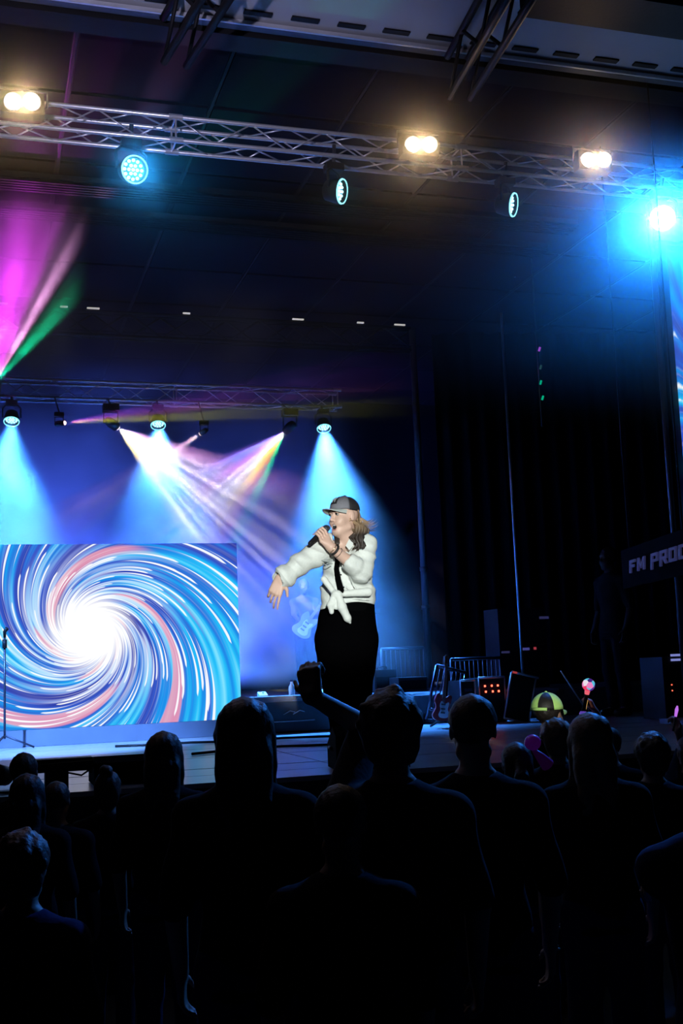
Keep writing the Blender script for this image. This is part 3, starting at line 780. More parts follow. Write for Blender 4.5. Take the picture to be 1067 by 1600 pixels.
def singer_build():
    sh_r, el_r, wr_r = J(511, 851, .0), J(470, 880, -.16), J(438, 904, -.27)
    sh_l, el_l, wr_l = J(575, 851, .01), J(563, 892, -.10), J(517, 855, -.20)
    hc = J(537, 808, -.02)
    y = R(48); fw = nrm((-math.sin(y), -math.cos(y), .03)); rt = nrm(np.cross(fw, (0, 0, 1))); up = np.cross(rt, fw)
    HM = np.stack([rt, fw, up], 1)
    neckb = J(543, 848, .01)
    # torso slices from the outline
    pys = [836, 845, 856, 870, 890, 910, 930, 950, 985, 1012]
    L_ = [536, 514, 509, 507, 506, 506, 504, 502, 498, 500]
    Rr = [550, 568, 574, 577, 578, 580, 583, 585, 585, 584]
    dep = [.06, .085, .105, .125, .135, .128, .130, .135, .15, .15]
    zs, cx, ax = [], [], []
    for p, l, r_ in zip(pys, L_, Rr):
        a, b = J(l, p), J(r_, p); zs.append((a[2]+b[2])/2); cx.append((a[0]+b[0])/2); ax.append(abs(b[0]-a[0])/2)
    def torso(off, z0=None, z1=None):
        s = stack(zs, cx, [0.0]*len(zs), [a+off for a in ax], [d+off for d in dep])
        return s
    # -------- body
    S = Sdf()
    S.add(torso(-.018), 0)
    S.add(cone(neckb, hc-up*.06-fw*.02, .062, .055), .03)
    S.add(cone(neckb, J(528, 853, -.03), .05, .04), .03)
    S.add(cone(sh_r, el_r, .052, .046), .03).add(cone(el_r, wr_r, .044, .027), .015)
    S.add(cone(sh_l, el_l, .052, .048), .03).add(cone(el_l, wr_l, .050, .029), .015)
    hips = [J(520, 985), J(563, 985)]; knees = [J(530, 1078, -.02), J(556, 1078, -.03)]; ank = [J(534, 1172), J(556, 1172)]
    for h_, k_, a_ in zip(hips, knees, ank):
        S.add(cone(h_, k_, .080, .055), .04).add(cone(k_, a_, .052, .036), .02)
        S.add(cone(a_, a_+A(0, -.11, -.035), .035, .026), .02)
    T = head_sdf(S, hc, HM, 1.04, 1.0, .015)
    S.add(cone(T(0, .045, -.10), T(0, -.01, -.125), .030, .045), .03)
    # right hand hanging from the stretched arm
    d = nrm(J(421, 950, -.30)-wr_r)
    hand(S, wr_r, d, (.15, 1, .1), (1, .1, .15), 1.16, (.15, .35, .55, .75), .10, .006, .35)
    # left hand round the microphone
    mic0, mic1 = J(483, 850, -.26), np.array(T(.004, .132, -.072))
    a = nrm(mic1-mic0); mid = mic0+a*(np.linalg.norm(mic1-mic0)*.54)
    view = nrm(A(0, -1, -.12)); view = nrm(view-a*np.dot(view, a)); side = nrm(np.cross(a, view))
    if side[0] > 0: side = -side                     # picture left, across the shaft
    kn = mid - side*.040 + view*.010
    for i, off in enumerate((.035, .012, -.012, -.035)):
        kb = kn+a*off
        S.add(cone(wr_l, kb, .024, .0125), .016)
    for i, (off, ln) in enumerate(((.035, .95), (.012, 1.0), (-.012, .95), (-.035, .8))):
        kb = kn+a*off; p1 = mid+a*(off+.002)+view*.027-side*.008*1; p2 = mid+a*(off+.004)+view*.022+side*.022*ln; p3 = mid+a*(off+.003)-view*.006+side*.027
        S.add(cone(kb, p1, .0112, .0092), .002).add(cone(p1, p2, .0090, .0084), .001).add(cone(p2, p3, .0088, .0076), .002)
    t0 = wr_l+nrm(kn-wr_l)*.03; t1 = mid-side*.024-view*.022+a*.03; t2 = mid-view*.026+a*.055+side*.004
    S.add(cone(t0, t1, .017, .0115), .012).add(cone(t1, t2, .0112, .0085), .004)
    lo, hi = mesh_bounds([wr_r+d*.2, J(590, 770, .2), J(500, 1190, -.3), J(420, 960, -.40), sh_l, J(560, 1000, .25)], .03)
    lo[2] = .0
    me = sdf_mesh(S, lo, hi, .0048, 'singer_body')
    me.materials.append(M_skin); me.materials.append(M_lip); me.materials.append(M_dark)
    # lips and mouth cavity by place in the head frame
    co = np.empty(len(me.polygons)*3, np.float32); me.polygons.foreach_get('center', co); co = (co.reshape(-1, 3)-hc)@HM
    mi = np.zeros(len(me.polygons), np.int32)
    lipm = (np.abs(co[:, 0]) < .024) & (co[:, 1] > .077) & (co[:, 1] < .096) & ((np.abs(co[:, 2]+.0545) < .008) | (np.abs(co[:, 2]+.0905) < .008))
    cav = (np.abs(co[:, 0]) < .021) & (co[:, 1] > .045) & (co[:, 1] < .083) & (np.abs(co[:, 2]+.073) < .013)
    mi[lipm] = 1; mi[cav] = 2
    me.polygons.foreach_set('material_index', mi)
    body = new_obj('body', me, None, singer)
    HMm = Matrix(HM.tolist())
    for s in (-1, 1):
        p = T(s*.031, .0815, .009)
        e = MB().lathe([(.0005, -.0115)]+[(.0115*math.sin(t*math.pi/8), -.0115*math.cos(t*math.pi/8)) for t in range(1, 8)]+[(.0005, .0115)], 14, None, p).build('eye', mat('eye_white_shaded', (.35, .33, .32), .3), singer, True)  # eye white darkened in its colour for shade under the brim
        q = T(s*.031-.003, .0925, .009)
        MB().lathe([(.0070, -.001), (.0062, .001), (.003, .0018)], 12, look(Vector(-fw)), q).build('iris', M_dark, e)
        MB().tube([T(s*.016, .094, .024), T(s*.032, .096, .029), T(s*.047, .084, .024)], [.003, .0036, .002], 8).build('eyebrow', mat('brow', (.10, .06, .04), .8), singer, True)
        MB().tube([T(s*.019, .0875, .013), T(s*.031, .0915, .0185), T(s*.044, .0835, .0125)], [.0035, .0048, .003], 8).build('eyelid', M_skin, singer, True)
        MB().tube([T(s*.019, .0905, .012), T(s*.031, .0955, .0160), T(s*.045, .087, .011)], [.0014, .0024, .0014], 6).build('eyelash', M_dark, singer, True)
    MB().tube([T(-.015, .080, -.061), T(0, .0855, -.060), T(.015, .080, -.061)], .0042, 8).build('teeth', M_white, singer, True)
    # -------- black top
    S = Sdf().add(torso(-.006), 0).sub(cone(J(540, 838, -.20), J(543, 846, -.05), .055, .05), .01)
    lo, hi = mesh_bounds([J(495, 1000, -.25), J(595, 830, .2)], .02)
    new_obj('black_top', sdf_mesh(S, lo, hi, .007, 'black_top'), M_tank, singer)
    # -------- shirt
    def wrinkle(P):
        x, y_, z = P[:, 0], P[:, 1], P[:, 2]
        a1 = np.abs(np.sin(16*z+9*x+1.5*np.sin(8*x+3)+1.2*y_)); a2 = np.abs(np.sin(19*x-11*z+1.3*np.sin(10*z)+.7))
        return (-.0085*(1-a1)**3 - .007*(1-a2)**3*(.5+.5*np.sin(8*z)) + .0050*np.sin(31*z+13*x+3*np.sin(17*x)+2*y_)*np.sin(9*x+5*z+1.0)
                + .0040*np.sin(55*x+24*z+2*np.sin(21*z)) * np.clip(np.sin(7*z+4*x), 0, 1)
                + .0022*np.sin(90*z+40*x))
    S = Sdf().add(torso(.010), 0)
    S.add(cone(sh_r+A(.02, 0, -.005), J(492, 868, -.08), .078, .080), .05).add(cone(J(492, 868, -.08), el_r, .078, .070), .02)
    S.add(cone(el_r, J(446, 901, -.25), .070, .064), .02)
    S.add(cone(J(449, 898, -.24), J(443, 902, -.255), .072, .072), .006)           # turned-back cuff
    S.add(cone(sh_l+A(-.02, 0, .0), el_l+A(.006, .02, .0), .080, .078), .05)
    S.add(cone(el_l+A(.0, .02, 0), J(553, 884, -.13), .076, .066), .02).add(cone(J(552, 883, -.135), J(547, 880, -.15), .070, .068), .006)
    S.add(cone(J(514, 846), J(566, 846, .03), .045, .050), .03)
    S.mod(wrinkle)
    # shirt panels gathered into the knot
    S.add(cone(J(506, 905, -.13), J(524, 929, -.15), .022, .018), .015).add(cone(J(575, 925, -.12), J(532, 928, -.155), .03, .020), .02)
    cutz = J(540, 947)[2]
    def below(P):                                              # hem line, cut higher at the sides
        return (P[:, 2]-(cutz+.030*np.clip(-(P[:, 0]-.03)/.15, -1, 1)**2*0+.02*np.sin((P[:, 0]+.06)*11)))
    S.sub(below, .006)
    # open front
    op = [(836, 534, 14), (850, 532, 12), (862, 529, 8), (876, 527.5, 4.2), (890, 525.5, 4.0), (906, 528, 4.6), (924, 532.5, 5.2), (930, 533, 3)]
    oz = [J(c, p)[2] for p, c, w_ in op][::-1]; oc = [J(c, p, -.13)[0] for p, c, w_ in op][::-1]; ow = [w_/233 for p, c, w_ in op][::-1]
    def gap(P):
        z = P[:, 2]; c = np.interp(z, oz, oc); w_ = np.interp(z, oz, ow)
        return np.maximum(np.maximum(np.abs(P[:, 0]-c)-w_, P[:, 1]+.02), np.maximum(oz[0]-z, z-oz[-1]-.05))
    S.sub(gap, .004)
    S.sub(cone(J(541, 842, -.01), hc, .066, .075), .01)
    S.sub(cone(wr_r, J(446, 901, -.25), .052, .050), .004).sub(cone(wr_l, J(551, 883, -.135), .05, .055), .004)
    # knot and tails
    S.add(ell(J(526, 929, -.165), A(.036, .032, .030)), .012)
    t = [J(529, 931, -.175), J(534, 948, -.185), J(543, 966, -.18), J(547, 973, -.175)]
    for p, q, r1, r2 in ((t[0], t[1], .022, .030), (t[1], t[2], .030, .024), (t[2], t[3], .024, .008)):
        S.add(cone(p, q, r1, r2), .012)
    for p, q, r1, r2 in ((J(521, 933, -.17), J(516, 945, -.185), .020, .022), (J(516, 945, -.185), J(518, 956, -.185), .022, .016), (J(520, 940, -.18), J(525, 950, -.18), .02, .012)):
        S.add(cone(p, q, r1, r2), .008)
    lo, hi = mesh_bounds([J(432, 985, -.36), J(600, 825, .22)], .03)
    shirt = new_obj('shirt', sdf_mesh(S, lo, hi, .0048, 'shirt'), M_shirt, singer)
    # collar wings, pocket flap, buttons
    c0 = J(547, 842, -.07)
    for pts in ([J(551, 836, -.045), J(545, 843, -.085), J(540, 853, -.115), J(546, 860, -.125), J(552, 852, -.10)],
                [J(523, 846, -.06), J(519, 853, -.10), J(520, 862, -.13), J(514, 861, -.125), J(514, 851, -.08)]):
        b = MB(); n = len(pts)
        for off in (0, -.006):
            for p_ in pts: b.v.append(Vector(p_)+Vector((0, off, 0)))
        b.f = [tuple(range(n))[::-1], tuple(range(n, 2*n))]+[(i, (i+1) % n, n+(i+1) % n, n+i) for i in range(n)]
        b.build('collar', M_shirt, shirt)
    M_seam2 = mat('denim_seam', (.36, .40, .40), .8, 0, .1, 80, .2)
    MB().tube([J(499, 875, -.135), J(510, 877, -.152), J(521, 876, -.155)], [.004]*3, 8).build('pocket_flap', M_seam2, shirt, True)
    MB().tube([J(504, 880, -.145), J(511, 884, -.152), J(519, 880, -.155)], [.003]*3, 8).build('pocket_seam', M_seam2, shirt, True)
    for p_, q_ in (((560, 925), (546, 900)), ((553, 925), (541, 915)), ((580, 935), (552, 934)), ((582, 939), (560, 938))):
        MB().tube([J(*p_, -.146), J((p_[0]+q_[0])/2, (p_[1]+q_[1])/2+1, -.150), J(*q_, -.150)], [.001, .003, .001], 6).build('fold_seam', M_shirt, shirt, True)
    for px, py in ((532.5, 881), (532.5, 898), (537, 917.5)):
        MB().lathe([(.0055, .004), (.0055, -.002), (.003, -.005)], 12, look((0, -1, 0)), J(px, py, -.150)).build('button', M_dark, shirt, True)
    # -------- trousers
    S = Sdf()
    pz, pcx, pax, pay = [], [], [], []
    for p, l, r_, dd in ((936, 503, 583, .118), (950, 499, 586, .128), (970, 496, 587, .140), (990, 494.5, 588, .15), (1010, 495, 588, .150), (1035, 499, 585, .135), (1065, 506, 580, .115), (1095, 513, 575, .095)):
        a_, b_ = J(l, p), J(r_, p); pz.append((a_[2]+b_[2])/2); pcx.append((a_[0]+b_[0])/2); pax.append(abs(b_[0]-a_[0])/2); pay.append(dd)
    S.add(stack(pz, pcx, [0]*8, pax, pay), 0)
    for s, h_, k_, a_ in ((-1, J(519, 1000), J(527, 1085, -.02), J(531, 1168)), (1, J(564, 1000), J(560, 1085, -.03), J(560, 1168))):
        S.add(cone(h_, k_, .108, .074), .05).add(cone(k_, a_, .072, .058), .03)
    S.mod(lambda P: .003*np.sin(40*P[:, 2]+12*P[:, 0])*np.sin(14*P[:, 0]+3))
    lo, hi = mesh_bounds([J(480, 1172, -.25), J(600, 930, .25)], .03); lo[2] = .05
    new_obj('trousers', sdf_mesh(S, lo, hi, .008, 'trousers'), M_pants, singer)
    for a_ in ank:
        S = Sdf().add(cone((a_[0], .03, .045), (a_[0], -.10, .035), .042, .036), 0).add(cone((a_[0], .03, .05), (a_[0], .02, .10), .04, .045), .02)
        S.sub(lambda P: P[:, 2]-.004, .002)
        lo, hi = mesh_bounds([(a_[0]-.06, -.16, .0), (a_[0]+.06, .1, .13)], .02)
        new_obj('shoe', sdf_mesh(S, lo, hi, .007, 'shoe'), M_shoe, singer)
    # -------- cap
    cap_c = (0, -.012, .052); rad = (.087, .107, .086)
    def dome(az, el, k=1.0): return T(cap_c[0]+k*rad[0]*math.cos(el)*math.sin(az), cap_c[1]+k*rad[1]*math.cos(el)*math.cos(az), cap_c[2]+k*rad[2]*math.sin(el))
    def patch(a0, a1, na, e0, e1, ne, k=1.0, th=.004):
        b = MB()
        for kk in (k, k-th/.1):
            for i in range(na+1):
                for j in range(ne+1): b.v.append(Vector(dome(a0+(a1-a0)*i/na, e0+(e1-e0)*j/ne, kk)))
        n1 = (na+1)*(ne+1)
        for i in range(na):
            for j in range(ne):
                q = i*(ne+1)+j; b.f += [(q, q+ne+1, q+ne+2, q+1), (n1+q+1, n1+q+ne+2, n1+q+ne+1, n1+q)]
        for i in range(na):
            q = i*(ne+1); b.f.append((q, n1+q, n1+q+ne+1, q+ne+1))
            q = i*(ne+1)+ne; b.f.append((q+ne+1, n1+q+ne+1, n1+q, q))
        for j in range(ne): b.f += [(j, j+1, n1+j+1, n1+j), (na*(ne+1)+j+1, na*(ne+1)+j, n1+na*(ne+1)+j, n1+na*(ne+1)+j+1)]
        return b
    crown = patch(-R(72), R(72), 16, -.12, R(88), 10, 1.0).build('cap_crown', M_capg, singer, True)
    patch(R(72), R(288), 24, -.18, R(88), 10, .99).build('mesh_back', M_capb, crown, True)
    MB().lathe([(.011, -.002), (.009, .004), (.002, .006)], 12, HMm, dome(0, R(90), 1.0)).build('cap_button', M_capb, crown, True)
    # emblem on the front
    b = patch(-R(20), R(20), 10, R(16), R(58), 8, 1.03, .003); b.build('emblem_ground', M_capb, crown, True)
    for az0 in (-9, 7):
        MB().tube([dome(R(az0), R(24), 1.045), dome(R(az0+6), R(38), 1.045), dome(R(az0-2), R(52), 1.045)], [.002, .006, .003], 8).build('emblem_mark', M_brim, crown, True)
    br = MB(); na, nr = 20, 6
    for th in (0.0, -.004):
        for i in range(na+1):
            az = -R(62)+R(124)*i/na
            for j in range(nr+1):
                t_ = j/nr; inner = np.array([rad[0]*math.sin(az), rad[1]*math.cos(az), 0.0])
                ext = .074*math.cos(az*1.42)**.7 if abs(az) < R(63) else 0
                q = inner+np.array([0, ext*t_, -.004*t_ - .024*(math.sin(az)**2)*t_ - .010*math.sin(az)**2])
                br.v.append(Vector(T(cap_c[0]+q[0], cap_c[1]+q[1], cap_c[2]-.008+q[2]+th)))
    n1 = (na+1)*(nr+1)
    for i in range(na):
        for j in range(nr):
            q = i*(nr+1)+j; br.f += [(q, q+1, q+nr+2, q+nr+1), (n1+q, n1+q+nr+1, n1+q+nr+2, n1+q+1)]
        q = i*(nr+1)+nr; br.f.append((q, n1+q, n1+q+nr+1, q+nr+1))
    br.build('cap_brim', M_brim, crown, True)
    # -------- hair: locks swept from behind the ears, blown to the right
    M_hair = bpy.data.materials.new('hair_gradient'); M_hair.use_nodes = True  # paler above, darker towards the lower ends
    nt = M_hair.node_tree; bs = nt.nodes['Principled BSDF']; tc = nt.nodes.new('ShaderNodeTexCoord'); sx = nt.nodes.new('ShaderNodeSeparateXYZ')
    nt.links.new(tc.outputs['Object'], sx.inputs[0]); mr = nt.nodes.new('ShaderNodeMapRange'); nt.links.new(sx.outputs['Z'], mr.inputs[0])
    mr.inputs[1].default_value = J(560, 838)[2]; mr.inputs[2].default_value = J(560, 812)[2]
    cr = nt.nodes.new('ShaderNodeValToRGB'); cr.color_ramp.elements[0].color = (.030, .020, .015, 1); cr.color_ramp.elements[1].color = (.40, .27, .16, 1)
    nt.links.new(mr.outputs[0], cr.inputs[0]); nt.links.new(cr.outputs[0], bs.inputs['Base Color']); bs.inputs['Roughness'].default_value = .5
    hr = MB(); rr = random.Random(3)
    def lock(pts, r0, n=9):
        P_ = [np.array(p) for p in pts]; out = []
        for i in range(n+1):
            u = i/n*(len(P_)-1); k = min(int(u), len(P_)-2); f_ = u-k
            pm = P_[max(k-1, 0)]; p0 = P_[k]; p1 = P_[k+1]; p2 = P_[min(k+2, len(P_)-1)]
            out.append(.5*((2*p0)+(-pm+p1)*f_+(2*pm-5*p0+4*p1-p2)*f_**2+(-pm+3*p0-3*p1+p2)*f_**3))
        hr.tube([Vector(p) for p in out], [r0*(.55+.9*math.sin(math.pi*min(1, .15+.8*i/n)))*(1 if i < n else .2) for i in range(n+1)], 6)
    for i in range(46):                                 # mass behind the ear falling to the chest
        u = rr.random(); v = rr.random()
        root_ = T(.070+.01*u-.02*v, -.02-.075*v, .03-.05*u)
        x1 = 551+16*u+rr.uniform(-2, 2); dv = -.05+.16*v-.04*u
        w1 = rr.uniform(-3, 3)
        x1 += 1
        lock([root_, J(x1, 816+6*u, dv), J(x1+3+1.6*w1, 828+4*u, dv-.02), J(x1-2-1.6*w1, 841, dv-.04), J(x1+3+w1, 851, dv-.05), J(x1+rr.uniform(-6, 5)-3*u, 858+rr.uniform(-3, 4), dv-.06)], .0080, 12)
    for i in range(24):                                 # back of the head and the far side
        u = rr.random()
        root_ = T(rr.uniform(-.07, .05), -.085, .02-.06*u)
        lock([root_, J(556+8*u, 822, .08), J(556+10*u, 838, .09), J(552+14*u, 850, .07)], .010)
    for i in range(9):                                  # front lock on the far side of the neck
        u = rr.random()
        lock([T(-.068, .0, -.02), J(527+4*u, 832, -.02), J(524+5*u, 842, -.07), J(526+4*u, 851, -.10)], .007)
    for i in range(26):                                 # wind-blown strands
        u = rr.random(); v = rr.random()
        yy = 806+16*v
        lock([T(.05, -.08, .0-.05*u), J(561+2*u, 808+10*v, .03), J(566+6*u, yy+4, .04), J(572+10*u, yy+6+5*u, .05), J(578+14*u, yy+2+8*v*u, .03)], .0013)
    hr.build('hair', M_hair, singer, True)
    HB = Sdf().add(ell(T(0, -.022, .010), A(.0950, .092, .100), HM.astype(np.float32)), 0).add(ell(T(0, -.05, -.06), A(.070, .055, .07), HM.astype(np.float32)), .03)
    HB.sub(ell(T(0, .112, -.03), A(.12, .105, .14), HM.astype(np.float32)), .01)
    HB.mod(lambda P: .0025*np.sin(160*P[:, 0]+50*P[:, 2]))
    lo, hi = mesh_bounds([T(-.12, -.15, -.16), T(.12, .08, .13)], .04)
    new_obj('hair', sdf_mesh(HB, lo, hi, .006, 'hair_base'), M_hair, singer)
    # -------- jewellery
    def ringm(c, ax_, r1, r2, n=20):
        b = MB(); a_, b2 = frame_for(Vector(ax_))
        b.tube([Vector(c)+a_*(r1*math.cos(2*math.pi*i/n))+b2*(r1*math.sin(2*math.pi*i/n)) for i in range(n+1)], r2, 6, cap=False); return b
    ringm(T(.090, .022, -.050), rt*.5+fw*.6, .010, .0026).build('earring', M_gold, singer, True)
    ringm(T(.090, .020, -.034), rt*.5+fw*.6, .005, .002).build('earring', M_gold, singer, True)
    fa = nrm(wr_l-el_l)
    ringm(wr_l-fa*.012, fa, .031, .004).build('bracelet', M_gold, singer, True)
    ringm(wr_l-fa*.034, fa, .034, .009).build('watch_strap', M_dark, singer, True)
    ringm(wr_l-fa*.066, fa, .037, .002).build('bracelet', M_dark, singer, True)
    fr = nrm(wr_r-el_r)
    ringm(wr_r-fr*.005, fr, .030, .003).build('bracelet', M_gold, singer, True)
    ringm(wr_r-fr*.020, fr, .032, .0035).build('bracelet', M_dark, singer, True)
    # -------- microphone (held: its own thing)
    mic = thing('microphone', 'black handheld microphone held to the mouth of the singer', 'microphone', SO, -YAW)
    b = MB(); L2 = np.linalg.norm(mic1-mic0); P_ = lambda t: Vector(mic0+a*(L2*t))
    b.tube([P_(0), P_(.02), P_(.10), P_(.55), P_(.80), P_(.82)], [.010, .0135, .0145, .0185, .0225, .0225], 18).build('handle', M_plast, mic, True)
    M_gr = mat('mic_grille', (.05, .05, .055), .4, .8, .4, 220, .8)
    b = MB(); b.tube([P_(.82+.20*t/8) for t in range(9)], [.025*math.sqrt(max(.02, 1-((t-3.2)/5.0)**2)) for t in range(9)], 18).build('grille', M_gr, mic, True)
    b = MB(); b.tube([P_(.808), P_(.838)], [.0262, .0262], 18).build('collar_ring', M_dalu, mic, True)
singer_build()
# ------------------------------------------------------------------ other people
M_dskin = mat('skin_plain', (.34, .21, .16), .55, 0, .06, 30, .04)
def cloth(i, c): return mat('cloth_%d' % i, c, .95, 0, .2, 30, .25, spec=.1)
C_dark = cloth(0, (.008, .008, .011)); C_navy = cloth(1, (.015, .022, .08)); C_grey = cloth(2, (.02, .02, .026)); C_red = cloth(3, (.07, .02, .02))
C_jean = cloth(4, (.03, .04, .08)); C_white = cloth(5, (.35, .36, .40)); C_purple = cloth(6, (.12, .02, .20))
H_dark = mat('hair_dark', (.014, .010, .008), .55, 0, .4, 60, .4)
H_brown = mat('hair_brown', (.05, .028, .016), .55, 0, .4, 60, .4)
H_fair = mat('hair_fair', (.16, .11, .06), .55, 0, .3, 60, .4)

def person_build(name, label, loc, rz, H=1.7, hair='short', hm=None, top=None, legs=None, arms=None, group=None, hh=.013, skin=None, headyaw=0.0, sleeve=.55, hand_curl=None, tilt=0.0):
    """stands at loc facing local +y; arms = {side: (elbow, wrist, finger dir, palm normal, thumb side)} in metres at H=1.75"""
    k = H/1.75
    root = thing(name, label, 'person', loc, rz, group); root.scale = (k, k, k)
    arms = arms or {}
    skin = skin or M_dskin; top = top or C_dark; legs = legs or C_jean; hm = hm or H_dark
    S = Sdf(); Sh = Sdf(); Tr = Sdf()
    zs = [.88, .98, 1.10, 1.25, 1.38, 1.45, 1.49]; ax = [.155, .155, .138, .158, .168, .118, .065]; ay = [.115, .110, .100, .115, .110, .085, .06]
    S.add(stack(zs, [0]*7, [0]*7, [a-.012 for a in ax], [a-.012 for a in ay]), 0)
    S.add(cone((0, -.01, 1.44), (0, .01, 1.56), .058, .052), .03)
    Sh.add(stack([.84]+zs, [0]*8, [0]*8, [.175]+[a+.012 for a in ax], [.13]+[a+.012 for a in ay]), 0)
    pts = [(-.3, -.2, 0), (.3, .25, 1.8)]
    for s in (-1, 1):
        sh = np.array((s*.172, -.01, 1.385))
        if s in arms: el, wr, fd, pn, ts = [np.array(q, float) for q in arms[s]]
        else: el, wr, fd, pn, ts = np.array((s*.235, -.03, 1.12)), np.array((s*.235, .07, .89)), np.array((0, .15, -1)), np.array((-s, 0, 0)), np.array((0, 1, 0))
        S.add(cone((s*.04, 0, 1.46), sh, .042, .050), .03).add(cone(sh, el, .050, .040), .02).add(cone(el, wr, .041, .026), .012)
        hand(S, wr, fd, pn, ts, 1.0, hand_curl or (.45, .5, .55, .6), .04, .006, .4, .0105)
        Sh.add(cone((s*.05, 0, 1.445), sh, .048, .062), .03)
        t = sh+(el-sh)*min(1, sleeve*1.8) if sleeve < .56 else el
        Sh.add(cone(sh, t, .066, .058), .03)
        if sleeve >= .56: Sh.add(cone(el, el+(wr-el)*.9, .056, .042), .015)
        pts += [el, wr, wr+nrm(fd)*.21]
        hp, kn, an = (s*.085, 0, .90), (s*.095, .02, .48), (s*.095, -.02, .09)
        S.add(cone(hp, kn, .080, .052), .04).add(cone(kn, an, .050, .036), .02).add(cone(an, (s*.10, .12, .035), .036, .028), .02)
        Tr.add(cone((s*.08, 0, .92), kn, .098, .070), .05).add(cone(kn, (s*.095, -.01, .11), .068, .058), .03)
    Tr.add(stack([.80, .90, 1.0], [0]*3, [0]*3, [.17, .172, .150], [.125, .125, .112]), .03)
    cy, sy = math.cos(headyaw), math.sin(headyaw); ct, st_ = math.cos(tilt), math.sin(tilt)
    fw = nrm((-sy*ct, cy*ct, st_)); rt = nrm(np.cross(fw, (0, 0, 1))); up = np.cross(rt, fw); HM = np.stack([rt, fw, up], 1)
    hc = np.array((0, .02, 1.635))
    T = head_sdf(S, hc, HM, 1.0, 0, .015)
    lo, hi = mesh_bounds(pts, .06); lo[2] = 0
    me = sdf_mesh(S, lo, hi, hh*.75, 'body'); body = new_obj('body', me, skin, root)
    Sh.mod(lambda P: .004*np.sin(30*P[:, 2]+15*P[:, 0])*np.sin(13*P[:, 0]+2))
    new_obj('shirt', sdf_mesh(Sh, lo, hi, hh, 'shirt'), top, root)
    new_obj('trousers', sdf_mesh(Tr, (-.3, -.25, .03), (.3, .25, 1.06), hh, 'trousers'), legs, root)
    for s in (-1, 1):
        F = Sdf().add(cone((s*.095, -.02, .05), (s*.10, .13, .04), .048, .040), 0).sub(lambda P: P[:, 2]-.003, .002)
        new_obj('shoe', sdf_mesh(F, (s*.1-.08, -.1, -.02), (s*.1+.08, .2, .12), .012, 'shoe'), M_shoe, root)
    if hair:
        G = Sdf()
        G.add(ell(T(0, -.024, .040), A(.094, .102, .090) if hair == 'long' else A(.084, .098, .090), HM.astype(np.float32)), 0)
        if hair in ('long', 'bun', 'tail'):
            G.add(ell(T(0, -.055, -.03), A(.080, .062, .10), HM.astype(np.float32)), .03)
        if hair == 'long':
            G.add(cone(T(-.03, -.075, -.06), T(-.045, -.095, -.28), .062, .045), .03).add(cone(T(.03, -.075, -.06), T(.045, -.095, -.28), .062, .045), .03)
            G.add(cone(T(.078, -.01, .0), T(.080, .0, -.17), .026, .022), .02).add(cone(T(-.078, -.01, .0), T(-.080, .0, -.17), .026, .022), .02)
        if hair == 'tail': G.add(cone(T(0, -.11, .03), T(0, -.16, -.05), .028, .035), .01).add(cone(T(0, -.16, -.05), T(0, -.13, -.22), .035, .012), .02)
        if hair == 'bun': G.add(ball(T(0, -.07, .125), .045), .01)
        if hair == 'curly':
            rr = random.Random(len(label))
            G.add(ell(T(0, -.03, .035), A(.098, .108, .102), HM.astype(np.float32)), 0)
            G.add(ell(T(0, -.06, -.04), A(.082, .066, .07), HM.astype(np.float32)), .03)
            for i in range(44):
                a, e = rr.uniform(0, 2*math.pi), math.asin(rr.uniform(-.2, 1))
                G.add(ball(T(.090*math.cos(e)*math.cos(a), -.03+.100*math.cos(e)*math.sin(a), .035+.094*math.sin(e)), rr.uniform(.012, .019)), .012)
        G.sub(ell(T(0, .115, -.045), A(.072, .07, .095), HM.astype(np.float32)), .01)
        amp = .0028 if hair != 'short' else .0018
        G.mod(lambda P: amp*np.sin(70*P[:, 0]+40*P[:, 1]+8*np.sin(9*P[:, 2]))+.0016*np.sin(190*P[:, 0]+60*P[:, 2]))
        lo, hi = mesh_bounds([T(-.15, -.2, -.36), T(.15, .12, .18)], .03)
        new_obj('hair', sdf_mesh(G, lo, hi, .0095, 'hair'), hm, root)
    root['_T'] = 0; del root['_T']
    return root, T

def crowd_at(px, py, d):
    p = W(px, py, d); return Vector((p.x, p.y, 0)), p.z
def crowd(label, px, py, d, name='person', extra=.0, **kw):
    loc, h = crowd_at(px, py, d)
    H = h*1.75/(1.635+.128)                      # crown of the hair at the pixel
    rz = -YAW+kw.pop('turn', 0.0)
    r_, T = person_build(name, label, loc, rz, H, **kw); return r_, T, H/1.75, loc, rz
G_ = 'people watching from the crowd'

# nearest heads
crowd('person with long hair standing before the video wall, large dark silhouette', 381, 1090, 3.55, hair='long', hm=H_dark, group=G_, hh=.012)
# raised fist: the arm is set in the person's own frame from the picture
loc3, h3 = crowd_at(607, 1080, 3.35); k3 = (h3*1.75/1.763)/1.75
def local(px, py, d, loc, rz, k):
    v = Matrix.Rotation(-rz, 3, 'Z') @ (W(px, py, d)-loc); return np.array(v)/k
el = local(573, 1138, 3.62, loc3, -YAW, k3); wr = local(488, 1088, 3.42, loc3, -YAW, k3)
person_build('person', 'person with tousled hair raising a fist in front of the singer', loc3, -YAW, h3*1.75/1.763, hair='curly', hm=H_brown, group=G_, hh=.0085,
             arms={-1: (el, wr, nrm((-.12, .35, .93)), nrm((.35, .9, .1)), (-1, .1, .15))}, hand_curl=(1.15, 1.2, 1.25, 1.3), sleeve=.5, top=C_grey)
crowd('person with short smooth hair standing left of the lime cap', 736, 1085, 3.75, hair='short', hm=H_brown, group=G_)
crowd('person with long hair and slim head beneath the lower right corner of the video wall', 255, 1143, 5.0, hair='long', hm=H_brown, group=G_)
crowd('person with a rounded head of long hair under the glowing globe wand', 920, 1114, 4.4, hair='long', hm=H_fair, group=G_)
crowd('person with messy hair between the lime cap and the long-haired head', 868, 1124, 5.9, hair='curly', hm=H_fair, group=G_)
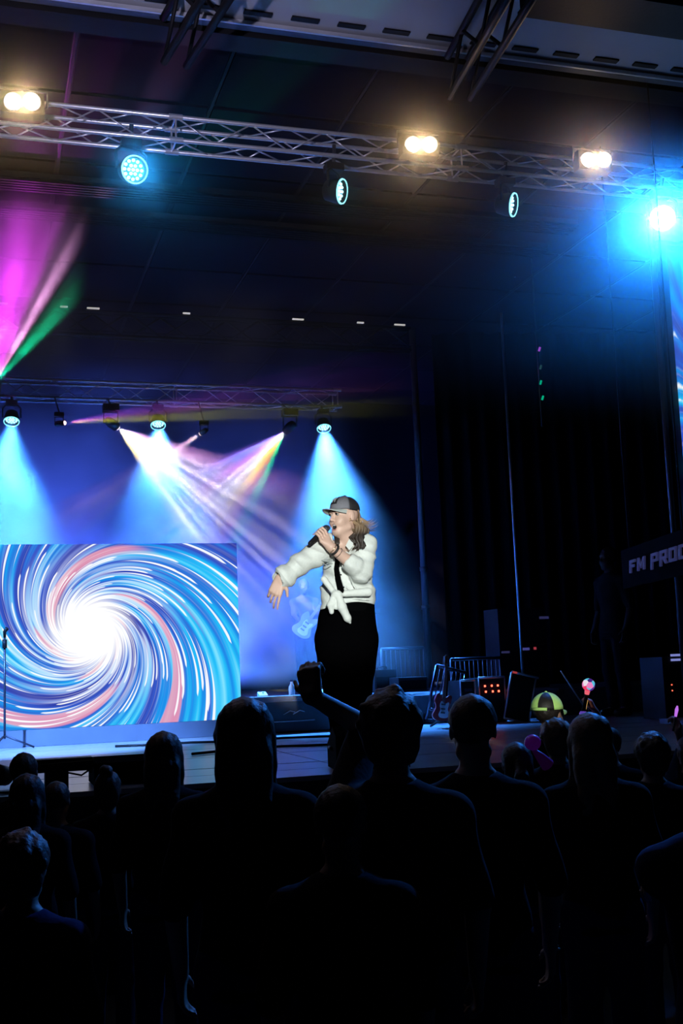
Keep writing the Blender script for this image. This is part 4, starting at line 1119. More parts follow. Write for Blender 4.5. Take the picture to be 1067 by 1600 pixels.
crowd('low dark head below the purple light, hair pulled back', 806, 1160, 5.0, hair='tail', hm=H_dark, group=G_)
crowd('dark head in front of the bright bars at the far right', 1016, 1146, 5.2, hair='curly', hm=H_dark, group=G_)
crowd('dark head beside the floor monitor at the far left', 37, 1176, 5.6, hair='short', hm=H_dark, group=G_)
crowd('person with the lowest head directly under the left floor monitor', 88, 1221, 5.3, hair='short', hm=H_brown, group=G_)
crowd('person with a rounded head just right of the left floor monitor', 168, 1204, 5.5, hair='bun', hm=H_brown, group=G_)
crowd('person close to the left edge of the picture below the microphone stand', 42, 1209, 4.9, hair='long', hm=H_dark, group=G_)
crowd('person with reddish hair close by in the dark lower left corner', 34, 1300, 3.1, hair='curly', hm=mat('hair_red', (.09, .03, .02), .5, 0, .4, 60, .4), group=G_, top=C_navy)
crowd('person in the dark below the raised fist with only the shoulders visible', 530, 1226, 3.0, hair='short', hm=H_dark, group=G_)
# right edge: sleeve and hand
loc5, h5 = crowd_at(1118, 1130, 2.75); k5 = h5/1.763
el5 = local(1068, 1345, 2.72, loc5, -YAW, k5); wr5 = local(1066, 1362, 2.92, loc5, -YAW, k5)
person_build('person', 'person at the right edge of the picture, navy sleeve and pale hand held forward', loc5, -YAW, h5*1.75/1.763, hair='short', hm=H_brown, group=G_, hh=.0115,
             arms={-1: (el5, wr5, nrm((-.75, .55, -.25)), nrm((.2, .2, -1)), (-.2, .8, .5))}, hand_curl=(.5, .55, .6, .7), sleeve=.7, top=C_navy, skin=M_skin)

# the lime cap and its wearer
locc, hc_ = crowd_at(853, 1077, 6.35); kc = hc_/1.763
capper, Tc = person_build('person', 'person wearing the lime green cap near the stage front', locc, -YAW-R(40), hc_*1.75/1.763*.98, hair='short', hm=H_dark, group=G_)
def lime_cap(root, T):
    M_lime = mat('lime_cloth', (.50, .86, .24), .8, 0, .08, 60, .2, (.40, .85, .13), .0)
    cc = (0, -.024, .044); rad = (.098, .112, .102)
    D = lambda az, el_, kk=1.0: Vector(T(cc[0]+kk*rad[0]*math.cos(el_)*math.sin(az), cc[1]+kk*rad[1]*math.cos(el_)*math.cos(az), cc[2]+kk*rad[2]*math.sin(el_)))
    cp = thing('cap', 'lime green baseball cap with a dark side panel worn in the crowd', 'cap', root.location, root.rotation_euler.z); cp.scale = root.scale
    for i in range(6):
        a0 = -math.pi+i*math.pi/3; b = MB(); na, ne = 6, 8
        for kk in (1.0, .96):
            for u in range(na+1):
                for v in range(ne+1): b.v.append(D(a0+(math.pi/3)*u/na, -.05+1.6*v/ne, kk))
        n1 = (na+1)*(ne+1)
        for u in range(na):
            for v in range(ne):
                q = u*(ne+1)+v; b.f += [(q, q+ne+1, q+ne+2, q+1), (n1+q+1, n1+q+ne+2, n1+q+ne+1, n1+q)]
            q = u*(ne+1); b.f.append((q, n1+q, n1+q+ne+1, q+ne+1))
        b.build('crown_panel', M_dark if i == 5 else M_lime, cp, True)
    b = MB(); na, nr = 18, 5
    for th in (0, -.005):
        for u in range(na+1):
            az = -R(64)+R(128)*u/na
            for v in range(nr+1):
                t = v/nr; ext = .078*max(0, math.cos(az*1.38))**.7
                b.v.append(Vector(T(cc[0]+rad[0]*math.sin(az), cc[1]+rad[1]*math.cos(az)+ext*t, cc[2]-.006-.03*math.sin(az)**2*t-.01*t+th)))
    n1 = (na+1)*(nr+1)
    for u in range(na):
        for v in range(nr):
            q = u*(nr+1)+v; b.f += [(q, q+1, q+nr+2, q+nr+1), (n1+q, n1+q+nr+1, n1+q+nr+2, n1+q+1)]
        q = u*(nr+1)+nr; b.f.append((q, n1+q, n1+q+nr+1, q+nr+1))
    b.build('brim', M_lime, cp, True)
    MB().tube([D(math.pi-.6, .0, 1.02), D(math.pi, .02, 1.03), D(math.pi+.6, .0, 1.02)], .010, 8).build('strap', M_lime, cp, True)
    MB().lathe([(.010, 0), (.008, .006), (.002, .008)], 10, None, D(0, 1.57)).build('top_button', M_lime, cp, True)
lime_cap(capper, Tc)

# globe wand held up near the stage front
locw, hw = crowd_at(951, 1136, 6.4); kw_ = hw/1.763
gl = W(919.5, 1070, 6.45)
elw = local(958, 1165, 6.55, locw, -YAW, kw_); wrw = local(930, 1112, 6.50, locw, -YAW, kw_)
person_build('person', 'person holding up the glowing globe wand, mostly hidden in the crowd', locw, -YAW, hw*1.75/1.763, hair='short', hm=H_brown, group=G_, skin=M_skin,
             arms={-1: (elw, wrw, nrm((-.35, -.1, .9)), nrm((-.8, .2, -.2)), (-.2, -.8, .4))}, hand_curl=(1.0, 1.05, 1.1, 1.15))
def globe_wand():
    o = thing('light_wand', 'toy wand with a glowing pink and blue globe held above the crowd', 'light toy', W(911, 1114, 6.46))
    b0 = Vector((0, 0, 0)); t0 = gl-o.location; dr = t0.normalized()
    m = bpy.data.materials.new('globe_glow'); m.use_nodes = True; nt = m.node_tree; nt.nodes.clear(); N = nt.nodes.new; L = nt.links.new
    tc = N('ShaderNodeTexCoord'); vz = N('ShaderNodeTexVoronoi'); vz.inputs['Scale'].default_value = 40; L(tc.outputs['Object'], vz.inputs['Vector'])
    cr = N('ShaderNodeValToRGB'); cr.color_ramp.interpolation = 'CONSTANT'; st = [(0, (.9, .05, .15)), (.25, (.08, .02, .25)), (.45, (.9, .25, .6)), (.6, (.1, .6, .8)), (.75, (.05, .02, .2)), (.88, (.9, .8, .9))]
    while len(cr.color_ramp.elements) < len(st): cr.color_ramp.elements.new(.5)
    for e, (p_, c) in zip(cr.color_ramp.elements, st): e.position = p_; e.color = (*c, 1)
    sx = N('ShaderNodeSeparateColor'); L(vz.outputs['Color'], sx.inputs[0]); L(sx.outputs[0], cr.inputs[0])
    em = N('ShaderNodeEmission'); em.inputs['Strength'].default_value = .9; L(cr.outputs[0], em.inputs[0]); ou = N('ShaderNodeOutputMaterial'); L(em.outputs[0], ou.inputs[0])
    r = .036
    s = MB(); s.lathe([(.001, -r)]+[(r*math.sin(i*math.pi/12), -r*math.cos(i*math.pi/12)) for i in range(1, 12)]+[(.001, r)], 20, None, t0).build('globe', m, o, True)
    MB().tube([t0-dr*.055, t0-dr*.03], [.012, .016], 12).build('collar', emis('toy_red', (1, .15, .2), .8), o, True)
    MB().tube([b0, dr*.04, t0-dr*.055], [.014, .011, .010], 12).build('handle', M_plast, o, True)
    MB().tube([dr*.02+Vector((.012, 0, 0)), dr*.075+Vector((.011, 0, 0))], .003, 6).build('light_strip', emis('toy_amber', (1, .55, .15), .8), o, True)
    MB().lathe([(.020, -.02), (.022, .0), (.015, .012)], 14, None, (0, 0, -.002)).build('base', emis('toy_violet', (.25, .12, 1), .35), o, True)
globe_wand()
# purple lit bauble on a headband
pb = thing('light_headband', 'purple glowing bobble of a headband low in the crowd', 'light toy', W(829, 1176, 4.9))
v0 = W(832, 1160, 4.9)-pb.location
MB().lathe([(.001, -.034)]+[(.036*math.sin(i*math.pi/10), -.034*math.cos(i*math.pi/10)) for i in range(1, 10)]+[(.001, .034)], 18, None, v0).build('bobble', mat('toy_purple', (.3, .03, .5), .25, 0, .4, 40, .3, (.35, .02, .65), .035), pb, True)
MB().tube([v0-Vector((0, 0, .03)), v0+Vector((.03, .0, -.06)), v0+Vector((.07, .01, -.10))], [.008, .02, .03], 10).build('spring', mat('toy_purple_band', (.25, .02, .35), .5, 0, .2, 40, .1, (.30, .01, .45), .015), pb, True)
gs = thing('light_stick', 'slim violet light stick at the right edge above the crowd', 'light toy', W(1054, 1128, 6.3))
v1 = W(1058, 1104, 6.3)-gs.location
MB().tube([v1*.35, v1*.8, v1*1.05], [.007, .010, .004], 10).build('glow_tube', emis('toy_violet_tip', (.65, .2, 1), .8), gs, True)
MB().tube([v1*-.6, v1*.38], .006, 8).build('handle', M_dalu, gs, True)
locg, hg = crowd_at(1074, 1150, 6.3); kg = hg/1.763
elg = local(1070, 1170, 6.42, locg, -YAW, kg); wrg = local(1059, 1143, 6.35, locg, -YAW, kg)
person_build('person', 'person at the right edge holding up the violet light stick', locg, -YAW, hg*1.75/1.763, hair='tail', hm=H_brown, group=G_,
             arms={-1: (elg, wrg, nrm((-.2, -.1, .95)), nrm((-.7, -.5, -.1)), (-.2, -.8, .4))}, hand_curl=(1.0, 1.05, 1.1, 1.15))

# ------------------------------------------------------------------ guitarist on the riser
GD = 16.6
gb = W(479, 1040, GD); GO = Vector((gb.x, gb.y, RISER))
hz = W(480, 903, GD).z-RISER
gk = hz/1.763
def GL(px, py, dv=0.0): return local(px, py, GD+dv, GO, -YAW+math.pi, gk)
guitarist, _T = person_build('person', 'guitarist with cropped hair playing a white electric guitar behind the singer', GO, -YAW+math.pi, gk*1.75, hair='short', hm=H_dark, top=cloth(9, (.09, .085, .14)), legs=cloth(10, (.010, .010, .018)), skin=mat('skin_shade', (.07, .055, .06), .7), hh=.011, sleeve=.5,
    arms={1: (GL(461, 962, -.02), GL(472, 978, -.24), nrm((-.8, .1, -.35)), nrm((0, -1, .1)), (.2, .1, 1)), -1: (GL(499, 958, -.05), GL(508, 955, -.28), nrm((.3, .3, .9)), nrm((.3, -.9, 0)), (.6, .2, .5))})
def guitar(name, label, loc, rz, sc_, M_body, M_neck, roll, tilt=0):
    """front faces local -y; neck along +x before roll"""
    o = thing(name, label, 'guitar', loc, rz); o.scale = (sc_,)*3
    Mr = Matrix.Rotation(tilt, 3, 'X') @ Matrix.Rotation(-roll, 3, 'Y')
    prof = [(.10, .03), (.145, .085), (.12, .12), (.03, .145), (-.06, .115), (-.13, .135), (-.20, .165), (-.265, .12), (-.28, .0), (-.255, -.115), (-.19, -.165), (-.11, -.14), (-.05, -.11), (.02, -.125), (.10, -.14), (.13, -.105), (.085, -.03)]
    n = len(prof); sm = []
    for i in range(n):
        p0, p1, p2, p3 = prof[i-1], prof[i], prof[(i+1) % n], prof[(i+2) % n]
        for t in (0, .33, .66):
            sm.append(tuple(.5*(2*p1[c]+(-p0[c]+p2[c])*t+(2*p0[c]-5*p1[c]+4*p2[c]-p3[c])*t*t+(-p0[c]+3*p1[c]-3*p2[c]+p3[c])*t**3) for c in (0, 1)))
    X, Z, Yv = Mr @ Vector((1, 0, 0)), Mr @ Vector((0, 0, 1)), Mr @ Vector((0, 1, 0))
    MB().prism(sm, X, Z, (Yv*-.0225, Yv*.045)).build('guitar_body', M_body, o)
    MB().prism([(x*.62-.06, z*.55-.02) for x, z in sm], X, Z, (Yv*-.027, Yv*.004)).build('pickguard', M_white if M_body is not M_white else M_dalu, o)
    MB().prism([(.06, -.028), (.06, .028), (.56, .021), (.56, -.021)], X, Z, (Yv*-.036, Yv*.026)).build('neck', M_neck, o)
    hd = MB().prism([(.56, -.021), (.56, .021), (.60, .035), (.74, .040), (.76, .01), (.73, -.02), (.62, -.026)], X, Z, (Yv*-.03, Yv*.016)).build('headstock', M_neck, o)
    for i in range(6):
        b = MB(); p = X*(.60+.024*i)+Z*(.036)+Yv*-.022; b.tube([p, p+Z*.022], .006, 8).build('tuner', M_alu, hd)
    for i in range(6): MB().tube([X*-.16+Z*(-.022+.009*i)+Yv*-.034, X*.62+Z*(-.017+.007*i)+Yv*-.040], .0013, 5).build('string', M_alu, o)
    for xx in (-.02, -.09, -.15): MB().prism([(xx-.012, -.034), (xx-.012, .034), (xx+.012, .034), (xx+.012, -.034)], X, Z, (Yv*-.034, Yv*.01)).build('pickup', M_plast, o)
    return o
gp = Vector(Matrix.Rotation(-YAW+math.pi, 3, 'Z') @ Vector(GL(481, 972, -.30)*gk))+GO
guitar('electric_guitar', 'white electric guitar played by the man on the riser', gp, -YAW, .86, mat('guitar_white', (.34, .35, .38), .3, 0, .05, 20, .02), mat('maple', (.35, .2, .09), .4, 0, .2, 30, .1), R(52))
gst = MB()
gst.tube([Vector(GL(466, 985, -.25))*gk, Vector(GL(458, 970, -.2))*gk, Vector(GL(459, 985, -.18))*gk, Vector(GL(464, 1000, -.2))*gk, Vector(GL(466, 1040, -.1))*gk, Vector(GL(466, 1078, -.05))*gk], .005, 6)
cb = gst.build('guitar_cable', M_plast, None, True); cb.location = GO; cb.rotation_euler = (0, 0, -YAW+math.pi)
tag(cb, 'thin black cable hanging from the white guitar to the riser', 'cable')
# ------------------------------------------------------------------ stage gear
def on_deck(px, py): return onZ(px, py, DECK)
# microphone stand before the video wall, far left
ms = on_deck(6, 1168); ms.y = min(ms.y, 11.1)
st = thing('microphone_stand', 'thin straight microphone stand in front of the video wall at the left edge', 'stand', ms)
M_std = mat('stand_steel', (.05, .06, .09), .4, .6, .1, 30, .05)
MB().tube([(0, 0, .10), (0, 0, 1.02)], .011, 10).build('pole', M_std, st, True)
for a in (0, 120, 240):
    MB().tube([(0, 0, .13), (.26*math.cos(R(a)), .26*math.sin(R(a)), .012)], .009, 8).build('leg', M_std, st, True)
MB().tube([(0, 0, .92), (0, 0, 1.0)], .022, 10).build('height_clutch', M_plast, st, True)
MB().tube([(0, 0, 1.02), (.0, -.03, 1.07), (.02, -.05, 1.10)], [.012, .016, .019], 10).build('clip', M_plast, st, True)

# floor monitors and footlights at the stage lip
def wedge(label, p, w, h, d, rz):
    o = thing('stage_monitor', label, 'speaker', p, rz)
    b = MB(); prof = [(0, 0), (d, 0), (d, h*.55), (d*.35, h), (0, h*.8)]
    b.prism([(q, z) for q, z in prof], Vector((0, 1, 0)), Vector((0, 0, 1)), (Vector((-w/2, 0, .004)), Vector((w, 0, 0)))).build('cabinet', M_drape, o)
    b = MB(); b.prism([(.06, .0), (w-.06, .0), (w-.06, .015), (.06, .015)], Vector((1, 0, 0)), Vector((0, 0, 1)), (Vector((-w/2, d*.75, h*.72)), Vector((0, .02, .02)))).build('grille', M_drape, o)
    for s in (-1, 1): MB().tube([(s*(w/2+.004), d*.4, h*.5), (s*(w/2+.004), d*.7, h*.5)], .012, 8).build('handle', M_plast, o, True)
    return o
pA = onY(240, 1212, 6.98)
wedge('low black wedge monitor on the stage lip just right of the strip light', (onY(165, 1200, 7.0).x+.14, 6.95, DECK), .42, .16, .38, 0)
wedge('black wedge monitor on the stage lip beneath the raised fist', (onY(560, 1200, 7.0).x+.05, 6.85, DECK), .46, .26, .36, R(-8))
# strip light on a bracket
sl = thing('strip_light', 'long black strip light on a bracket at the left of the stage lip', 'stage light', onY(88, 1213, 7.0))
sl.location.z = DECK
MB().quadbox((0, .0, .135), (.40, .10, .075)).build('housing', M_plast, sl)
MB().quadbox((.0, .0, .05), (.13, .12, .10)).build('bracket', M_plast, sl)
for s in (-1, 1): MB().tube([(s*.2, 0, .135), (s*.215, 0, .135)], .03, 12).build('end_cap', M_plast, sl, True)
MB().tube([(-.10, -.055, .145), (.20, -.055, .155)], .0035, 6).build('cable', mat('cable_grey', (.10, .09, .05), .5), sl, True)
MB().tube([(.06, -.02, .09), (.14, -.03, .07), (.19, -.02, .10)], .006, 6).build('connector', M_plast, sl, True)
pl = thing('pin_spot', 'small round black spot on the stage lip at the left edge', 'stage light', (onY(10, 1210, 6.95).x-.03, 6.95, DECK))
MB().lathe([(.03, -.06), (.055, -.05), (.06, .05), (.05, .06)], 16, look((.6, 1, -.2)), (0, 0, .10)).build('housing', M_plast, pl, True)
MB().tube([(-.07, 0, .01), (-.07, 0, .11), (.07, 0, .11), (.07, 0, .01)], .008, 6).build('yoke', M_plast, pl, True)
MB().quadbox((0, 0, .008), (.16, .1, .012)).build('base', M_plast, pl)
# cables on the deck
def cable(label, pts, r=.012):
    o = MB().tube([Vector((onZ(px, py, DECK+.012).x, onZ(px, py, DECK+.012).y, DECK+.012)) for px, py in pts], r, 6).build('stage_cable', M_plast, None, True)
    tag(o, label, 'cable')
cable('black cable lying across the deck left of the singer', [(180, 1166), (230, 1164), (300, 1160), (380, 1158), (440, 1153), (520, 1150)])
cable('second black cable on the deck nearer the stage lip', [(300, 1178), (380, 1170), (440, 1166), (530, 1163), (600, 1160)])

# low keyboard case with a metal rim at the riser, beneath the guitarist
kb = thing('flight_case', 'low dark case with pale metal rim standing below the guitarist', 'case', on_deck(462, 1148))
kb.location.y = 11.30
wk = onY(520, 1100, 11.3).x-onY(398, 1100, 11.3).x
kb.location.x = (onY(520, 1100, 11.3).x+onY(398, 1100, 11.3).x)/2
M_case = mat('case_panel', (.03, .045, .052), .45, 0, .25, 12, .1)
MB().quadbox((0, .12, .155), (wk, .26, .30)).build('box', M_case, kb)
MB().quadbox((0, .11, .335), (wk+.02, .29, .055)).build('lid', mat('case_lid', (.20, .20, .24), .4, .3, .3, 60, .3), kb)
MB().tube([(-wk/2, -.025, .11), (wk*.25, -.025, .115)], .006, 6).build('trim_bar', M_alu, kb, True)
for i in range(2): MB().tube([(-.12+.1*i, -.02, .18), (-.05+.1*i, -.025, .215), (.0+.1*i, -.02, .20)], .005, 6).build('latch', M_alu, kb, True)
# pedals on the riser
for px, py, lab in ((410, 1078, 'small pale foot pedal on the riser left of the fist'), (456, 1076, 'small pale bottle on the riser behind the fist'), (505, 1078, 'small bright pedal on the riser at the leg of the singer')):
    p = onZ(px, py+6, RISER); p.y = min(max(p.y, 12.2), 17)
    p = onY(px, py+6, 12.4); o = thing('foot_pedal' if 'pedal' in lab else 'bottle', lab, 'pedal' if 'pedal' in lab else 'bottle', (p.x, 12.4, RISER))
    if 'pedal' in lab:
        MB().quadbox((0, 0, .03), (.09, .12, .05), Matrix.Rotation(.3, 3, 'X')).build('housing', M_white, o)
        MB().lathe([(.012, 0), (.012, .015)], 10, None, (0, -.03, .055)).build('switch', M_alu, o)
    else:
        MB().lathe([(.032, 0), (.034, .02), (.034, .11), (.014, .15), (.013, .17)], 14).build('bottle_body', M_white, o, True)
        MB().lathe([(.016, .168), (.016, .185)], 12).build('bottle_cap', C_navy, o)

# microphone stand with a hanging case, behind the singer at the right
q = onY(596, 1078, 14.6)
ms2 = thing('microphone_stand', 'dark microphone stand on the riser just right of the singer', 'stand', (q.x, 14.6, RISER))
MB().tube([(0, 0, .04), (-.04, 0, .98)], .013, 8).build('pole', M_std, ms2, True)
for a in (30, 150, 270): MB().tube([(0, 0, .15), (.3*math.cos(R(a)), .3*math.sin(R(a)), .012)], .010, 8).build('leg', M_std, ms2, True)
MB().quadbox((-.10, 0, 1.03), (.22, .1, .05)).build('tray', M_plast, ms2)
MB().quadbox((-.12, 0, 1.12), (.12, .06, .14), Matrix.Rotation(.3, 3, 'Y')).build('clip_box', M_plast, ms2)
amp = thing('amplifier', 'small black amplifier on the riser behind the head of the fist raiser', 'amplifier', (onY(598, 1070, 12.6).x, 12.6, RISER))
MB().quadbox((0, 0, .13), (.26, .22, .25)).build('cabinet', M_plast, amp)
MB().quadbox((0, -.115, .10), (.22, .01, .15)).build('grille', M_drape, amp)
MB().tube([(-.06, 0, .26), (-.05, 0, .29), (.05, 0, .29), (.06, 0, .26)], .008, 6).build('handle', M_plast, amp, True)
am2 = thing('amplifier', 'wide low black amplifier right of the smaller one on the riser', 'amplifier', (onY(636, 1075, 12.2).x, 12.15, RISER))
MB().quadbox((0, 0, .085), (.34, .3, .16)).build('cabinet', M_plast, am2)
MB().quadbox((0, -.155, .08), (.30, .01, .10)).build('grille', M_drape, am2)

# crowd barriers stored at the side
M_bar = mat('galvanised', (.10, .10, .13), .4, .9, .15, 20, .05)
def barrier(label, c, rz, w, h, n, lean=0.0):
    o = thing('crowd_barrier', label, 'barrier', c, rz)
    Ml = Matrix.Rotation(lean, 3, 'Y')
    P_ = lambda x, z: Ml @ Vector((x, 0, z))
    for x in (-w/2, w/2): MB().tube([P_(x, .01), P_(x, h)], .017, 8).build('side_tube', M_bar, o, True)
    for z in (.12, h): MB().tube([P_(-w/2, z), P_(w/2, z)], .017, 8).build('rail', M_bar, o, True)
    bm = None
    for i in range(1, n):
        x = -w/2+w*i/n; MB().tube([P_(x, .12), P_(x, h)], .007, 6).build('bar', M_bar, o, True)
    for s in (-1, 1): MB().quadbox(P_(s*w*.35, .0)+Vector((0, 0, .012)), (.05, .18, .02)).build('foot', M_bar, o)
    return o
c = onY(690, 1103, 11.4); barrier('crowd barrier leaning over behind the red guitar', (c.x-.02, 11.4, DECK), 0, .34, .58, 7, R(15))
c = onY(632, 1085, 13.2); barrier('faint upright crowd barrier beside the stage post', (c.x, 13.2, RISER), 0, .55, .5, 9)
c = onY(748, 1060, 11.45); barrier('crowd barrier standing behind the rack and red lights', (c.x, 11.5, DECK), R(8), .62, .66, 11)

# red guitar on a stand
c = onY(697, 1112, 10.6)
gs_ = thing('guitar_stand', 'black guitar stand holding the red guitar', 'stand', (c.x+.02, 10.66, DECK))
MB().tube([(0, .02, .05), (0.05, .02, .55)], .012, 8).build('pole', M_plast, gs_, True)
for a in (40, 140, 270): MB().tube([(0, .02, .10), (.16*math.cos(R(a)), .02+.16*math.sin(R(a)), .012)], .011, 8).build('leg', M_plast, gs_, True)
MB().tube([(-.07, -.05, .12), (-.06, .02, .10), (.06, .02, .10), (.07, -.05, .12)], .009, 8).build('cradle', M_plast, gs_, True)
MB().tube([(.01, -.04, .55), (.05, .02, .55), (.09, -.04, .55)], .008, 8).build('neck_yoke', M_plast, gs_, True)
guitar('electric_guitar', 'red electric guitar with a brown neck upright on its stand', (c.x-.03, 10.60, DECK+.24), 0, .62, mat('guitar_red', (.40, .04, .04), .3, 0, .15, 20, .02), mat('rosewood', (.22, .07, .04), .45, 0, .25, 30, .1), R(82))

# amplifier rack with blue-lit edges
def rack(label, c, w, d, h, feats):
    o = thing('equipment_rack', label, 'rack', c, R(4))
    MB().quadbox((0, 0, h/2), (w, d, h-.004)).build('case', M_plast, o)
    for s in (-1, 1): MB().tube([(s*w/2, -d/2, .01), (s*w/2, -d/2, h)], .008, 8).build('edge_trim', M_alu, o, True)
    MB().tube([(-w/2, -d/2, h), (w/2, -d/2, h)], .011, 8).build('edge_trim', M_alu, o, True)
    feats(o, w, d, h); return o
def feats1(o, w, d, h):
    MB().quadbox((0, -d/2-.004, h*.78), (w*.55, .01, .03)).build('badge', M_dalu, o)
    for s in (-1, 1): MB().lathe([(.045, 0), (.05, -.01), (.03, -.012)], 18, Matrix.Rotation(R(90), 3, 'X'), (s*w*.22, -d/2-.004, h*.40)).build('knob_ring', M_dalu, o)
c = onY(731, 1104, 11.0); rack('narrow amplifier rack with shiny edges beside the red guitar', (c.x, 11.15, DECK), .16, .3, .44, feats1)
E_red = emis('indicator_red', (1.0, .10, .05), 5.0)
def feats2(o, w, d, h):
    for i, x in enumerate((-.085, -.005, .065)):
        for z in (.0, -.058):
            MB().quadbox((x+(.008 if z else 0), -d/2-.006, h-.085+z), (.015, .01, .019)).build('indicator', E_red, o)
c = onY(771, 1110, 11.0); rack('black rack with six glowing red indicators', (c.x, 11.2, DECK), .30, .34, .46, feats2)
# tilted flight case lid with bright edges
c = onY(806, 1122, 10.9)
fc = thing('flight_case', 'tall tilted case lid with bright metal edges left of the lime cap', 'case', (c.x, 10.9, DECK))
Mt = Matrix.Rotation(R(14), 3, 'Y')
MB().quadbox(Mt @ Vector((0, .03, .25)), (.27, .05, .48), Mt).build('panel', M_plast, fc)
for x in (-.14, .14): MB().tube([Mt @ Vector((x, 0, .012)), Mt @ Vector((x, 0, .49))], .010, 8).build('edge_trim', M_alu, fc, True)
for z in (.012, .49): MB().tube([Mt @ Vector((-.14, 0, z)), Mt @ Vector((.17 if z > .1 else .14, 0, z))], .012, 8).build('edge_trim', M_alu, fc, True)
MB().quadbox(Mt @ Vector((-.11, -.012, .49)), (.05, .01, .02), Mt).build('red_label', emis('label_red', (1, .1, .1), .3), fc)
# boom arm
c0, c1 = onY(913, 1105, 9.6), onY(876, 1048, 9.6)
bs = thing('boom_stand', 'thin slanting boom stand arm between the lime cap and the globe wand', 'stand', (c0.x+.1, 9.6, DECK))
MB().tube([c0-bs.location, c1-bs.location], .007, 8).build('boom', M_alu, bs, True)
MB().tube([Vector((0, 0, .02)), c0-bs.location+Vector((.02, 0, .05))], .011, 8).build('pole', M_std, bs, True)
for a in (30, 150, 270): MB().tube([(0, 0, .10), (.2*math.cos(R(a)), .2*math.sin(R(a)), .012)], .010, 8).build('leg', M_std, bs, True)
# desk monitor / lit shelf bars at the right edge
c = onY(1062, 1025, 9.8)
sh = thing('equipment_shelf', 'dark equipment shelf with two pale blue lit bars at the right edge', 'shelf', (c.x+.25, 9.8, DECK))
zc = c.z-DECK
MB().quadbox((0, .2, zc/2), (.9, .4, zc-.01)).build('cabinet', M_plast, sh)
E_bar = emis('bar_blue', (.35, .40, 1.0), .55)
xl = onY(1047, 1020, 9.8).x-sh.location.x
for z in (.0, -.045): MB().quadbox((xl/2+.2, -.01, zc-.02+z+.03), (.4-xl, .02, .022)).build('lit_bar', E_bar, sh)
for i, (px, py) in enumerate(((1050, 1070), (1051, 1079))):
    e = onY(px, py, 9.79)-sh.location; MB().lathe([(.006, 0), (.004, -.006)], 8, Matrix.Rotation(R(90), 3, 'X'), (e.x, -.004, e.z)).build('indicator', E_red, sh)
MB().quadbox((.12, .15, zc+.22), (.5, .06, .40)).build('monitor_panel', mat('panel_navy', (.03, .03, .08), .4), sh)
# mixer with small lit windows in the wing
c = onY(824, 1016, 12.4)
mx_ = thing('equipment_rack', 'tall dark effects rack with a blurred blue and red display in the wing', 'rack', (c.x, 12.5, DECK))
MB().quadbox((0, .2, .62), (.62, .4, 1.23)).build('case', M_plast, mx_)
def lit_rect(px, py, w, h, m, nm, Y=12.49):
    e = onY(px, py, Y)-mx_.location; MB().quadbox((e.x, -.008, e.z), (w, .012, h)).build(nm, m, mx_)
lit_rect(822, 1014, .085, .03, emis('disp_blue', (.2, .2, .9), .22), 'display'); lit_rect(836, 1013, .03, .03, emis('disp_red', (1, .1, .15), .30), 'display')
lit_rect(850, 965, .12, .03, emis('disp_dim', (.2, .2, .7), .10), 'display'); lit_rect(790, 1019, .10, .025, emis('disp_dim', (.2, .2, .7), .10), 'display')
# hanging gear high on the right
hm_ = thing('hanging_monitor', 'small dark grey screen hanging high at the side of the stage', 'screen', onY(805, 406, 12.2))
MB().quadbox((0, 0, 0), (.16, .05, .24), Matrix.Rotation(R(12), 3, 'Y')).build('screen', mat('grey_screen', (.35, .35, .45), .4, 0, .1, 20, 0, (.2, .2, .4), .05), hm_)
MB().quadbox((0, .035, 0), (.19, .04, .27), Matrix.Rotation(R(12), 3, 'Y')).build('case', M_plast, hm_)
MB().tube([(0, .04, .1), (0, .04, ROOF+.1-hm_.location.z)], .012, 8).build('drop_pipe', M_dalu, hm_, True)
ls = thing('led_string', 'drop line with small purple and green indicator lights before the dark wing', 'light', onY(845, 640, 11.5))
zt = ROOF+.1-ls.location.z
MB().tube([(0, 0, -.2), (0, 0, zt)], .007, 6).build('cord', M_plast, ls, True)
for px, py, m in ((842, 546, emis('ind_purple', (.6, .1, .9), .5)), (844, 598, emis('ind_green', (.0, .8, .4), .5)), (847, 622, emis('ind_green', (.0, .8, .4), .5)), (844, 574, emis('ind_dim', (.1, .4, .3), .12))):
    e = onY(px, py, 11.5)-ls.location; MB().quadbox((e.x, -.012, e.z), (.02, .015, .05), Matrix.Rotation(R(20), 3, 'Y')).build('indicator', m, ls)
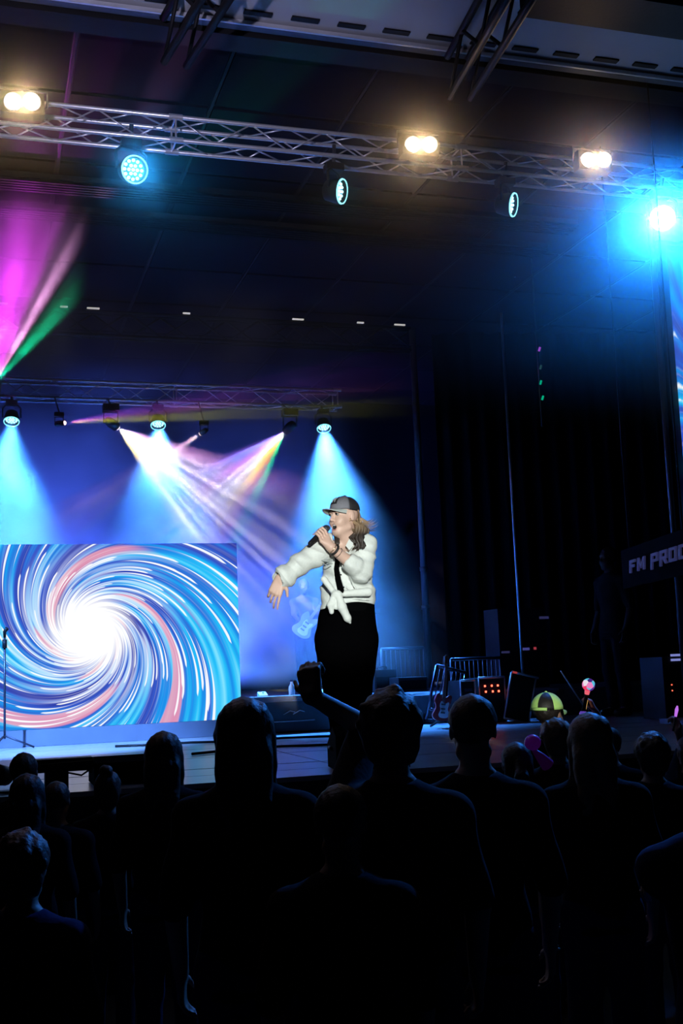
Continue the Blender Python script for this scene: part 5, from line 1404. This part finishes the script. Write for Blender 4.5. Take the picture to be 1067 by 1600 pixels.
# banner with lettering over the wing
bn = thing('banner', 'dark banner with slanted block lettering over the right wing', 'banner', onY(1025, 880, 9.0))
dv = (onX(1067, 866, bn.location.x+.25)-bn.location); 
u_ = (W(1064, 868, 10.0)-W(990, 882, 10.3)); 
o_ = W(985, 886, 10.0)
p1 = W(1063, 863, 8.7); axx = (p1-o_).normalized(); 
bn.location = o_
nn = axx.cross(Vector((0, 0, 1))).normalized(); upb = nn.cross(axx).normalized()
Mb = Matrix((axx, upb, nn)).transposed()
MB().quadbox(Mb @ Vector((.75, .0, -.02)), (2.1, .34, .02), Mb).build('sheet', M_drape, bn)
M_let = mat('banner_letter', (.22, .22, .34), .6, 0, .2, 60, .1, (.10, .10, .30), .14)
GLY = {'F': [(0, 0, .22, 1), (0, .78, .8, 1), (0, .42, .62, .62)], 'M': [(0, 0, .2, 1), (.8, 0, 1, 1), 'v'],
       'P': [(0, -.18, .2, 1), (0, .8, .85, 1), (.65, .42, .85, 1), (0, .36, .85, .54)],
       'R': [(0, -.12, .2, 1), (0, .8, .85, 1), (.65, .45, .85, 1), (0, .36, .85, .54), 'r'],
       'O': [(0, 0, .2, 1), (.65, 0, .85, 1), (0, 0, .85, .2), (0, .8, .85, 1)],
       'D': [(0, 0, .2, 1), (.65, .1, .85, .9), (0, 0, .75, .2), (0, .8, .75, 1)]}
Ltot = (p1-o_).length; lh = .108; lw = .205; xx = 0.0
for ch in 'FM PROD':
    if ch == ' ': xx += .12; continue
    b = MB()
    for g_ in GLY[ch]:
        if g_ == 'v': quads = [[(.2, 1), (.5, .42), (.5, .14), (.2, .7)], [(.8, 1), (.5, .42), (.5, .14), (.8, .7)]]
        elif g_ == 'r': quads = [[(.35, .42), (.6, .42), (.92, 0), (.66, 0)]]
        else: x0, y0, x1, y1 = g_; quads = [[(x0, y0), (x1, y0), (x1, y1), (x0, y1)]]
        for qd in quads:
            poly = [(xx+(p_[0]+.12*p_[1])*lw, (p_[1]-.5)*lh) for p_ in qd]
            b.prism(poly, axx, upb, (nn*.0+nn*-.004*0-nn*.012*0+nn*.002, nn*.014))
    # letters sit on the camera side of the sheet
    side = 1 if (CAM-o_).dot(nn) > 0 else -1
    if side < 0:
        b.v = [v - nn*.02 for v in b.v]
    b.build('letter', M_let, bn); xx += lw*1.12 if ch != 'M' else lw*1.25
for xx in (.0, 1.4):
    MB().tube([axx*xx+upb*.17, axx*xx+Vector((0, 0, ROOF+.1-o_.z))], .006, 6).build('hanger', M_plast, bn, True)
# stage hand in black in the wing
sh_, _T2 = person_build('person', 'stage hand dressed in black standing in the dark wing below the banner', (onY(965, 1060, 10.9).x, 10.9, DECK), -YAW+R(120), 1.78, hair='short', hm=H_dark, top=cloth(11, (.004, .004, .005)), legs=cloth(11, (.004, .004, .005)), skin=cloth(12, (.05, .035, .03)), hh=.016)
